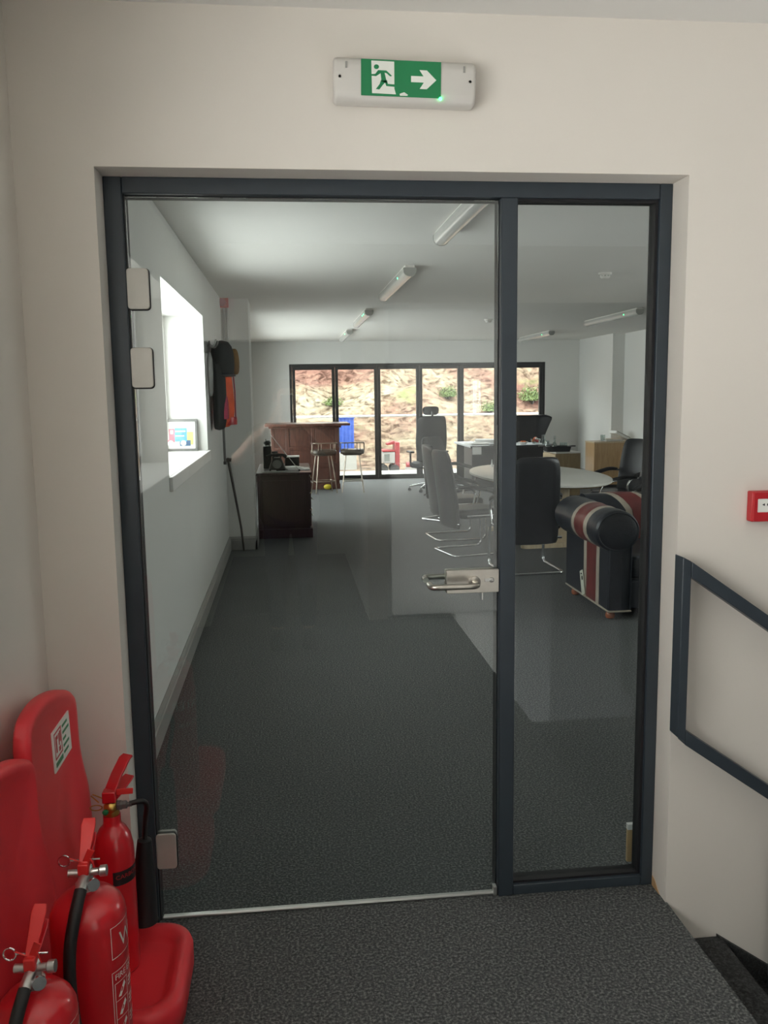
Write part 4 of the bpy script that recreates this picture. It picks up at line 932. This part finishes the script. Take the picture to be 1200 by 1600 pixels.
# back with outward roll
prof = []
for k in range(22):
    a = -pi*.55+k/21*pi*1.75; prof.append((SD-.04-.14*cos(a+pi)*-1, .66+.155*sin(a)))
bp_ = [(SD-.20, .30), (SD-.17, .46), (SD-.15, .60)]+[(SD-.03+.155*cos(a), .66+.165*sin(a)) for a in [pi*.92-pi*1.5*k/16 for k in range(17)]]+[(SD+.02, .50), (SD+.02, .075), (SD-.2, .075)]
m = MB(); m.loft([[(x, y, z) for y, z in bp_] for x in (.12, SW-.12)]); m.build('back', M['navy'], sf, ang=50)
def back_strip(x0, x1, w0, mt, dd):   # diagonal band that follows the padded back, a little proud
    m = MB(); P = bp_[1:16]; rings = []
    L = len(P)
    for i, (y, z) in enumerate(P):
        t = i/(L-1); x = x0+(x1-x0)*t; y2, z2 = P[min(i+1, L-1)]; y1_, z1_ = P[max(i-1, 0)]
        tx, tz = y2-y1_, z2-z1_; l = math.hypot(tx, tz); ny_, nz_ = -tz/l, tx/l
        rings.append([(x-w0/2, y+ny_*dd, z+nz_*dd), (x+w0/2, y+ny_*dd, z+nz_*dd), (x+w0/2, y-ny_*.004, z-nz_*.004), (x-w0/2, y-ny_*.004, z-nz_*.004)])
    m.loft(rings); return m.build('flag_band', mt, sf, ang=60)
for (xa, xb) in ((.62, .20), (1.13, 1.55)):
    back_strip(xa, xb, .26, M['cream'], .004); back_strip(xa, xb, .15, M['wine'], .008)
back_strip(.875, .875, .30, M['cream'], .005); back_strip(.875, .875, .19, M['wine'], .009)
for x in (.04, SW-.04):
    for y in (.05, SD-.13): MB().lathe([(.018, .0), (.030, .006), (.036, .025), (.030, .045), (.022, .052), (.030, .062)], (x, y, 0), 18).build('foot', M['copper'], sf)
m = MB(); m.X = Matrix.Translation((-.008, .52, .17)) @ Matrix.Rotation(R(-14), 4, 'X'); m.loft([[(-.001, -.04, -.09), (-.003, .03, -.10), (-.003, .045, .09), (-.001, -.02, .10)], [(.001, -.04, -.09), (-.001, .03, -.10), (-.001, .045, .09), (.001, -.02, .10)]]); ct = m.build('care_tag', M['tag'], sf, smooth=False)
m = MB(); m.X = Matrix.Translation((-.010, .52, .17)) @ Matrix.Rotation(R(-14), 4, 'X'); m.box((-.002, -.012, .02), (-.0005, .008, .05)); m.box((-.002, -.005, .065), (-.0005, .02, .075)); m.build('tag_print', M['black'], ct, smooth=False)

# ------------------------------------------------------------------ desk area
dk = thing('office_desk', 'black office desk with pale top and return in front of the folding doors', 'desk', (3.62, 12.15, 0))
MB().prism([(0, 0), (1.42, 0), (1.42, .8), (.75, .8), (.75, 1.5), (0, 1.5)], XY, .715, .745).build('desk_top', M['board'], dk, bevel=.003, smooth=False)
bx('modesty_panel', (.04, .06, .02), (1.38, .09, .712), M['black'], dk, .003)
for p, q in (((.04, .09, 0), (.07, .75, .712)), ((1.35, .09, 0), (1.38, .75, .712)), ((.04, 1.42, 0), (.7, 1.45, .712))): bx('panel_end', p, q, M['black'], dk, .003)
bx('front_edge', (.0, -.006, .705), (1.42, -.0005, .747), M['bif'], dk, .002)
def papers(name, label, x, y, z, n, rz, sz=(.21, .297)):
    t = thing(name, label, 'papers', (x, y, z), rz)
    for k in range(n): MB().obox((random.uniform(-.02, .02), random.uniform(-.02, .02), .004+k*.007), (sz[0], sz[1], .0065), (0, 0, R(random.uniform(-12, 12)))).build('sheet', M['paper'], t)
papers('paper_pile', 'loose white papers on the left end of the desk', 3.85, 12.55, .7455, 4, R(20), (.4, .30))
papers('paper_pile', 'tall stack of papers on the desk before the glass', 4.12, 13.1, .7455, 9, R(75), (.3, .42))
kb = thing('keyboard', 'slim grey keyboard lying along the near edge of the desk', 'keyboard', (4.20, 12.32, .7455), R(2))
bx('case', (-.22, -.07, 0), (.22, .07, .018), M['greymet'], kb, .004)
m = MB()
for i in range(14):
    for j in range(4): m.box((-.205+.0295*i, -.058+.03*j, .018), (-.182+.0295*i, -.035+.03*j, .024))
m.build('keys', M['board'], kb, smooth=False)['kind'] = 'stuff'
sn = thing('desk_notice', 'small white card hanging off the front edge of the desk', 'card', (3.72, 12.135, .66))
bx('card', (-.07, -.004, -.06), (.09, .0, .07), M['paper'], sn)
bt = thing('sparkling_bowl', 'bowl of bright orange and red sweets on the black desk', 'bowl', (4.86, 12.45, .7455))
MB().lathe([(.03, 0), (.06, .008), (.085, .05), (.09, .09), (.086, .09), (.078, .05), (.055, .014), (.001, .012)], n=22).build('bowl', M['jar'], bt)
for k in range(12):
    a = k*2.4; rr = .05*math.sqrt(k/12); MB().sphere((rr*cos(a), rr*sin(a), .04+.06*(1-k/12)), .026, n=8).build('sweet', M[('orange2', 'redbright', 'paper')[k % 3 if k % 4 else 0]], bt)
ps = thing('snack_dish', 'shallow white dish with orange pieces beside the mullion on the desk', 'dish', (4.62, 12.40, .7455))
MB().lathe([(.04, 0), (.07, .02), (.09, .045), (.086, .045), (.06, .02), (.001, .012)], n=22).build('dish', M['paper'], ps)
for k in range(5): a = k*1.3; MB().sphere((.03*cos(a), .03*sin(a), .045), .02, n=8).build('piece', M['orange2'], ps)
for k, (x, h) in enumerate(((4.99, .16), (4.96, .09))):
    g_ = thing('tumbler', ('tall clear tumbler at the desk end beside the sweets bowl', 'short clear tumbler in front of the winged chair on the desk')[k], 'glass', (x, 12.42-.12*k, .7455))
    MB().lathe([(.022, 0), (.026, .006), (.032, h), (.029, h), (.023, .012), (.001, .012)], n=18).build('glass', M['jar'], g_)

def chair_star(t, mt, r=.31):
    for k in range(5):
        a = 2*pi*k/5+.3
        s = MB().tube([(0, 0, .12), (r*.5*cos(a), r*.5*sin(a), .105), (r*cos(a), r*sin(a), .075)], [.026, .02, .014], 10).build('base_spoke', mt, t)
        m = MB(); c, s2 = cos(a), sin(a)
        for q in (-1, 1): m.lathe([(.005, -.009), (.026, -.009), (.028, 0), (.026, .009), (.005, .009)], (r*c-s2*.014*q, r*s2+c*.014*q, .028), 14, axis=(-s2, c, 0))
        m.tube([(r*c, r*s2, .03), (r*c, r*s2, .075)], .007, 8); m.build('castor', M['black'], s)
    MB().tube([(0, 0, .11), (0, 0, .40)], .025, 14).build('gas_column', mt, t)
oc = thing('office_chair', 'tall black office chair with headrest, its back to the door', 'chair', (2.86, 12.1, 0), R(6))
chair_star(oc, M['chrome'])
MB().loft([[(a, b_, z) for a, b_ in rrect(w, d, .09, 5)] for z, w, d in ((.40, .42, .42), (.42, .50, .50), (.48, .51, .51), (.50, .44, .44))]).build('seat', M['fabric'], oc, ang=60)
rings = []
for z, w, y in ((.50, .38, -.20), (.52, .44, -.215), (.60, .50, -.235), (.80, .56, -.25), (1.05, .54, -.27), (1.24, .50, -.29), (1.275, .46, -.295), (1.285, .38, -.296)):
    k = [(-1, .0), (-.6, .03), (0, .045), (.6, .03), (1, .0)]; rings.append([(w/2*a, y-b_-.018, z) for a, b_ in k]+[(w/2*a, y-b_+.018, z) for a, b_ in reversed(k)])
MB().loft(rings).build('backrest', M['fabric'], oc, ang=60, sub=1)
rings = []
for z, w, y in ((1.30, .20, -.285), (1.31, .26, -.28), (1.38, .30, -.275), (1.43, .27, -.285), (1.445, .2, -.29)):
    k = [(-1, -.05), (-.6, .0), (0, .015), (.6, .0), (1, -.05)]; rings.append([(w/2*a, y-b_-.022, z) for a, b_ in k]+[(w/2*a, y-b_+.022, z) for a, b_ in reversed(k)])
MB().loft(rings).build('headrest', M['fabric'], oc, ang=60, sub=1)
MB().tube([(0, -.33, 1.2), (0, -.325, 1.36)], .02, 10).build('headrest_post', M['black'], oc)
MB().tube([(0, -.30, .75), (0, -.30, .55), (0, -.12, .40)], .026, 10).build('spine', M['black'], oc)
for s in (-1, 1):
    a = MB().tube(fillet([(s*.2, 0, .41), (s*.30, 0, .42), (s*.30, 0, .66)], .05, 4), .018, 10).build('armrest', M['black'], oc)
    bx('arm_pad', (s*.30-.04, -.13, .66), (s*.30+.04, .13, .69), M['black'], a, .01)
wc = thing('executive_chair', 'wide black leather chair with flared wings behind the desk', 'chair', (5.06, 13.42, 0), R(180+6))
chair_star(wc, M['chrome'])
MB().loft([[(a, b_, z) for a, b_ in rrect(w, d, .1, 5)] for z, w, d in ((.42, .50, .50), (.44, .60, .58), (.52, .61, .59), (.55, .5, .5))]).build('seat', M['leather'], wc, ang=60)
rings = []
NU = 17
for i in range(9):
    v = i/8; ring_f = []; ring_b = []
    for k in range(NU):
        u = -1+2*k/(NU-1); au = abs(u)
        top = 1.20+.13*max(0, (au-.45)/.55)**1.5-2.4*max(0, au-.78)**2
        z = .54+(top-.54)*v; hwid = .29+.25*v**1.3; wing = .16*max(0, (au-.5)/.5)**1.4*v
        x = u*hwid*(1 if au < .5 else 1-.08*(au-.5)); y = -.25-.06*v+wing
        ring_f.append((x, y+.028, z)); ring_b.append((x, y-.028, z))
    rings.append(ring_f+list(reversed(ring_b)))
MB().loft(rings).build('backrest', M['leather'], wc, ang=60, sub=1)
for u in (-.5, .5):
    MB().tube([(u*.60*(.6+.4*v), -.218-.06*v+.0, .56+.64*v) for v in [q/6 for q in range(7)]], .006, 8).build('seam', M['black'], wc)
for s in (-1, 1):
    MB().tube(fillet([(s*.28, .18, .46), (s*.36, .18, .66), (s*.36, -.2, .68), (s*.30, -.24, .62)], .06, 4), .028, 10).build('armrest', M['leather'], wc)

# desk-high pedestal with tray and glassware
pd = thing('drawer_pedestal', 'light oak drawer pedestal beyond the oval table under the black tray', 'pedestal', (4.64, 10.56, 0), R(3))
bx('carcass', (0, 0, .04), (.40, .56, .70), M['oakside'], pd, .003); bx('top', (-.006, -.006, .70), (.406, .566, .722), M['offwhite'], pd, .002); bx('plinth', (.02, .02, 0), (.38, .54, .04), M['black'], pd)
for k in range(3):
    dw = bx('drawer', (-.016, .008, .05+.215*k), (0, .552, .258+.215*k), M['oakpale'], pd, .003)
    MB().tube(fillet([(-.016, .22, .17+.215*k), (-.04, .22, .17+.215*k), (-.04, .34, .17+.215*k), (-.016, .34, .17+.215*k)], .01, 3), .005, 8).build('handle', M['alu'], dw)
tr = thing('serving_tray', 'black two handled tray of glasses on the oak pedestal', 'tray', (4.72, 10.78, .7225), R(-4))
m = MB(); o_ = rrect(.40, .30, .03, 4)
m.loft([[(x*.9, y*.9, 0) for x, y in o_], [(x, y, .085) for x, y in o_], [(x*.96, y*.95, .085) for x, y in o_], [(x*.86, y*.85, .01) for x, y in o_]]); m.build('tray_body', M['black'], tr)
for s in (-1, 1): bx('handle', (s*.19, -.05, .074), (s*.29, .05, .092), M['black'], tr, .006)
gl = [('decanter', 'clear glass decanter on the black tray over the pedestal', -.04, .0), ('wine_glass', 'stubby clear tumbler on the tray beside the decanter', .10, -.03), ('water_jug', 'clear round jug at the inner end of the black tray', -.15, .02)]
for k, (nm, lb, x, y) in enumerate(gl):
    t = thing(nm, lb, 'glass', (4.72+x, 10.78+y, .7335))
    if k == 0: MB().lathe([(.04, 0), (.045, .01), (.045, .09), (.018, .14), (.016, .19), (.022, .20), (.012, .2), (.012, .14), (.038, .09), (.038, .02), (.001, .015)], n=18).build('body', M['jar'], t); MB().sphere((0, 0, .22), .02, n=10).build('stopper', M['jar'], t)
    elif k == 1: MB().lathe([(.045, 0), (.06, .03), (.064, .13), (.060, .13), (.055, .035), (.001, .02)], n=18).build('body', M['jar'], t)
    else: MB().lathe([(.03, 0), (.05, .03), (.05, .08), (.03, .14), (.036, .16), (.03, .16), (.026, .13), (.045, .08), (.045, .03), (.001, .015)], n=18).build('body', M['jar'], t)
cb = thing('cupboard', 'light oak cupboard against the side wall beyond the leather chairs', 'cupboard', (5.72, 11.85, 0))
bx('carcass', (0, 0, .05), (.76, .45, .77), M['oak'], cb, .003); bx('top', (-.008, -.008, .77), (.765, .46, .795), M['oakpale'], cb, .003); bx('plinth', (.02, .02, 0), (.74, .43, .05), M['black'], cb)
for q in (0, 1):
    d_ = bx('door', (.006+.377*q, .45, .06), (.376+.377*q, .466, .76), M['oak'], cb, .003)
    MB().tube([(.33+.1*q, .466, .40), (.33+.1*q, .49, .40), (.33+.1*q, .49, .5), (.33+.1*q, .466, .5)], .005, 8).build('handle', M['alu'], d_)
gt = thing('tumbler', 'clear tumbler at the corner of the oak cupboard top', 'glass', (5.93, 12.02, .7955))
MB().lathe([(.03, 0), (.035, .006), (.042, .11), (.038, .11), (.031, .014), (.001, .012)], n=18).build('glass', M['jar'], gt)
for k, (x, y, z, sx, sy, sz, rot, lb, mt) in enumerate(((6.09, 12.03, .7955, .32, .24, .022, 6, 'dark flat folder under the tilted books on the oak cupboard', 'greymet'), (6.11, 12.03, .818, .28, .22, .02, -8, 'pale slim book on the dark folder on the oak cupboard', 'oakpale'))):
    t = thing('book', lb, 'book', (x, y, z), R(rot), 'books on the oak cupboard')
    bx('cover', (-sx/2, -sy/2, 0), (sx/2, sy/2, .003), M[mt], t); bx('pages', (-sx/2+.005, -sy/2+.004, .003), (sx/2-.003, sy/2-.004, sz-.003), M['paper'], t); bx('cover', (-sx/2, -sy/2, sz-.003), (sx/2, sy/2, sz), M[mt], t)
lv = thing('lever_file', 'white ring file tipped at an angle on the oak cupboard', 'file', (6.25, 12.10, .866), 0); lv.rotation_euler = (0, R(24), R(12))
bx('cover', (-.14, -.11, .0), (.16, .11, .006), M['paper'], lv, .002); bx('pages', (-.13, -.10, .006), (.14, .10, .046), M['paper'], lv); bx('cover', (-.14, -.11, .046), (.16, .11, .052), M['greymet'], lv, .002); bx('spine', (-.148, -.11, 0), (-.14, .11, .052), M['paper'], lv, .002)
nbd = thing('notice_board', 'white framed notice board on the far side wall at the edge of the side pane', 'board', (RX, 10.5, 1.745))
bx('panel', (-.02, -.7, -.55), (-.001, .7, .55), M['board'], nbd); bx('frame', (-.03, .7, -.56), (-.001, .72, .56), M['greymet'], nbd, .003); bx('frame', (-.03, -.72, -.56), (-.001, -.7, .56), M['greymet'], nbd, .003); bx('frame', (-.03, -.7, .55), (-.001, .7, .57), M['greymet'], nbd, .003); bx('frame', (-.03, -.7, -.57), (-.001, .7, -.55), M['greymet'], nbd, .003)

# ------------------------------------------------------------------ the photographer, seen only as a faint reflection in the door glass
skin = mat('skin', (.52, .30, .21), .5, var=.05, vscale=12); hairm = mat('brown_hair', (.03, .018, .01), .6, var=.2, vscale=60)
shirt = mat('olive_cotton', (.06, .062, .03), .85, var=.1, vscale=20, bump=.2, bscale=60); jeans = mat('dark_denim', (.018, .024, .045), .85, var=.15, vscale=40); shoem = mat('shoe_leather', (.02, .018, .016), .5, var=.1)
ph = thing('person', 'person in olive shirt photographing the door, faintly mirrored in its glass', 'person', (.50, -2.98, 0))
def skinned(name, nodes, edges, m, root=0, sub=2):
    me = bpy.data.meshes.new(name); me.from_pydata([n[0] for n in nodes], edges, []); me.materials.append(m)
    o = bpy.data.objects.new(name, me); C.objects.link(o); o.parent = ph
    md = o.modifiers.new('Skin', 'SKIN'); md.use_smooth_shade = True
    for i, n in enumerate(nodes):
        r = n[1]; me.skin_vertices[0].data[i].radius = r if isinstance(r, tuple) else (r, r); me.skin_vertices[0].data[i].use_root = (i == root)
    sb = o.modifiers.new('Sub', 'SUBSURF'); sb.levels = sub; sb.render_levels = sub
    return o
N = [((0, 0, .93), (.15, .10)), ((0, 0, 1.10), (.13, .09)), ((0, .0, 1.30), (.15, .10)), ((0, -.01, 1.42), (.10, .075)), ((0, .0, 1.50), .052), ((0, .015, 1.56), .058), ((0, .02, 1.64), (.078, .095)), ((0, .01, 1.715), (.066, .082))]
E_ = [(0, 1), (1, 2), (2, 3), (3, 4), (4, 5), (5, 6), (6, 7)]
def chain(start, pts):
    p = start
    for q in pts: N.append(q); E_.append((p, len(N)-1)); p = len(N)-1
    return p
for s_ in (-1, 1):
    wr = chain(3, [((s_*.185, -.01, 1.41), .055), ((s_*.27, .12, 1.31), .048), ((s_*.33, .25, 1.25), .044), ((s_*.22, .36, 1.38), .040), ((s_*.105, .425, 1.485), .025)])
    palm = chain(wr, [((s_*.072, .438, 1.525), (.032, .018))])
    for k in range(4):
        z = 1.535+.018*k; L = (.9, 1.0, 1.05, .85)[k]
        chain(palm, [((s_*.062, .455, z), .0095), ((s_*.050, .468, z+.004), .0085), ((s_*(.050-.022*L), .471, z+.006), .0075)])
    chain(palm, [((s_*.055, .430, 1.535), .011), ((s_*.036, .436, 1.552), .009), ((s_*.020, .438, 1.566), .008)])
    chain(0, [((s_*.09, 0, .86), .085), ((s_*.10, .01, .50), .058), ((s_*.105, -.01, .10), .04), ((s_*.105, .03, .045), .040), ((s_*.11, .15, .035), .032)])
body = skinned('body', N, E_, skin)
S = [((0, 0, .74), (.23, .17)), ((0, 0, .95), (.22, .165)), ((0, 0, 1.12), (.20, .145)), ((0, 0, 1.30), (.205, .145)), ((0, -.01, 1.43), (.11, .085))]; SE = [(0, 1), (1, 2), (2, 3), (3, 4)]
for s_ in (-1, 1):
    n = len(S); S += [((s_*.185, -.01, 1.42), .075), ((s_*.270, .115, 1.31), .064)]; SE += [(4, n), (n, n+1)]
skinned('shirt', S, SE, shirt)
J = [((0, 0, .95), (.165, .118))]; JE = []
for s_ in (-1, 1):
    n = len(J); J += [((s_*.09, 0, .84), .105), ((s_*.10, .01, .50), .074), ((s_*.105, -.01, .09), .058)]; JE += [(0, n), (n, n+1), (n+1, n+2)]
skinned('trousers', J, JE, jeans)
for s_ in (-1, 1):
    m = MB(); m.loft([[(s_*.108+x, .07+y, z) for x, y in rrect(w, d, .045, 5)] for z, w, d in ((0, .095, .28), (.03, .10, .285), (.06, .09, .26), (.10, .075, .14))]); m.build('shoe', shoem, ph, ang=60)
m = MB(); m.sphere((0, .0, 1.675), .098, n=18, sq=(.92, 1.1, .95)); o = m.build('hair', hairm, ph, ang=80)
for v in o.data.vertices:
    if v.co.y > .04 and v.co.z < 1.71: v.co.y = .035
m = MB(); m.loft([[(-.012, .112, 1.625), (.012, .112, 1.625), (.006, .108, 1.665), (-.006, .108, 1.665)], [(-.010, .134, 1.63), (.010, .134, 1.63), (.003, .112, 1.665), (-.003, .112, 1.665)]]); m.build('nose', skin, ph, sub=1)
for s_ in (-1, 1):
    MB().sphere((s_*.031, .104, 1.662), .011, n=10).build('eye', M['white'], ph); MB().sphere((s_*.084, .01, 1.64), .024, n=10, sq=(.35, .8, 1.2)).build('ear', skin, ph)
m = MB(); m.tube([(-.022, .108, 1.597), (0, .114, 1.594), (.022, .108, 1.597)], [.003, .005, .003], 8); m.build('mouth', mat('lips', (.40, .15, .13), .5), ph)
mp_ = thing('phone', 'black mobile phone held up in both hands behind the lens', 'phone', (.50, -2.532, 1.585)); mp_.rotation_euler = (R(-4), 0, 0)
m = MB(); m.prism(rrect(.075, .155, .01, 4), XZ, -.004, .004); m.build('body', M['black'], mp_, bevel=.001)
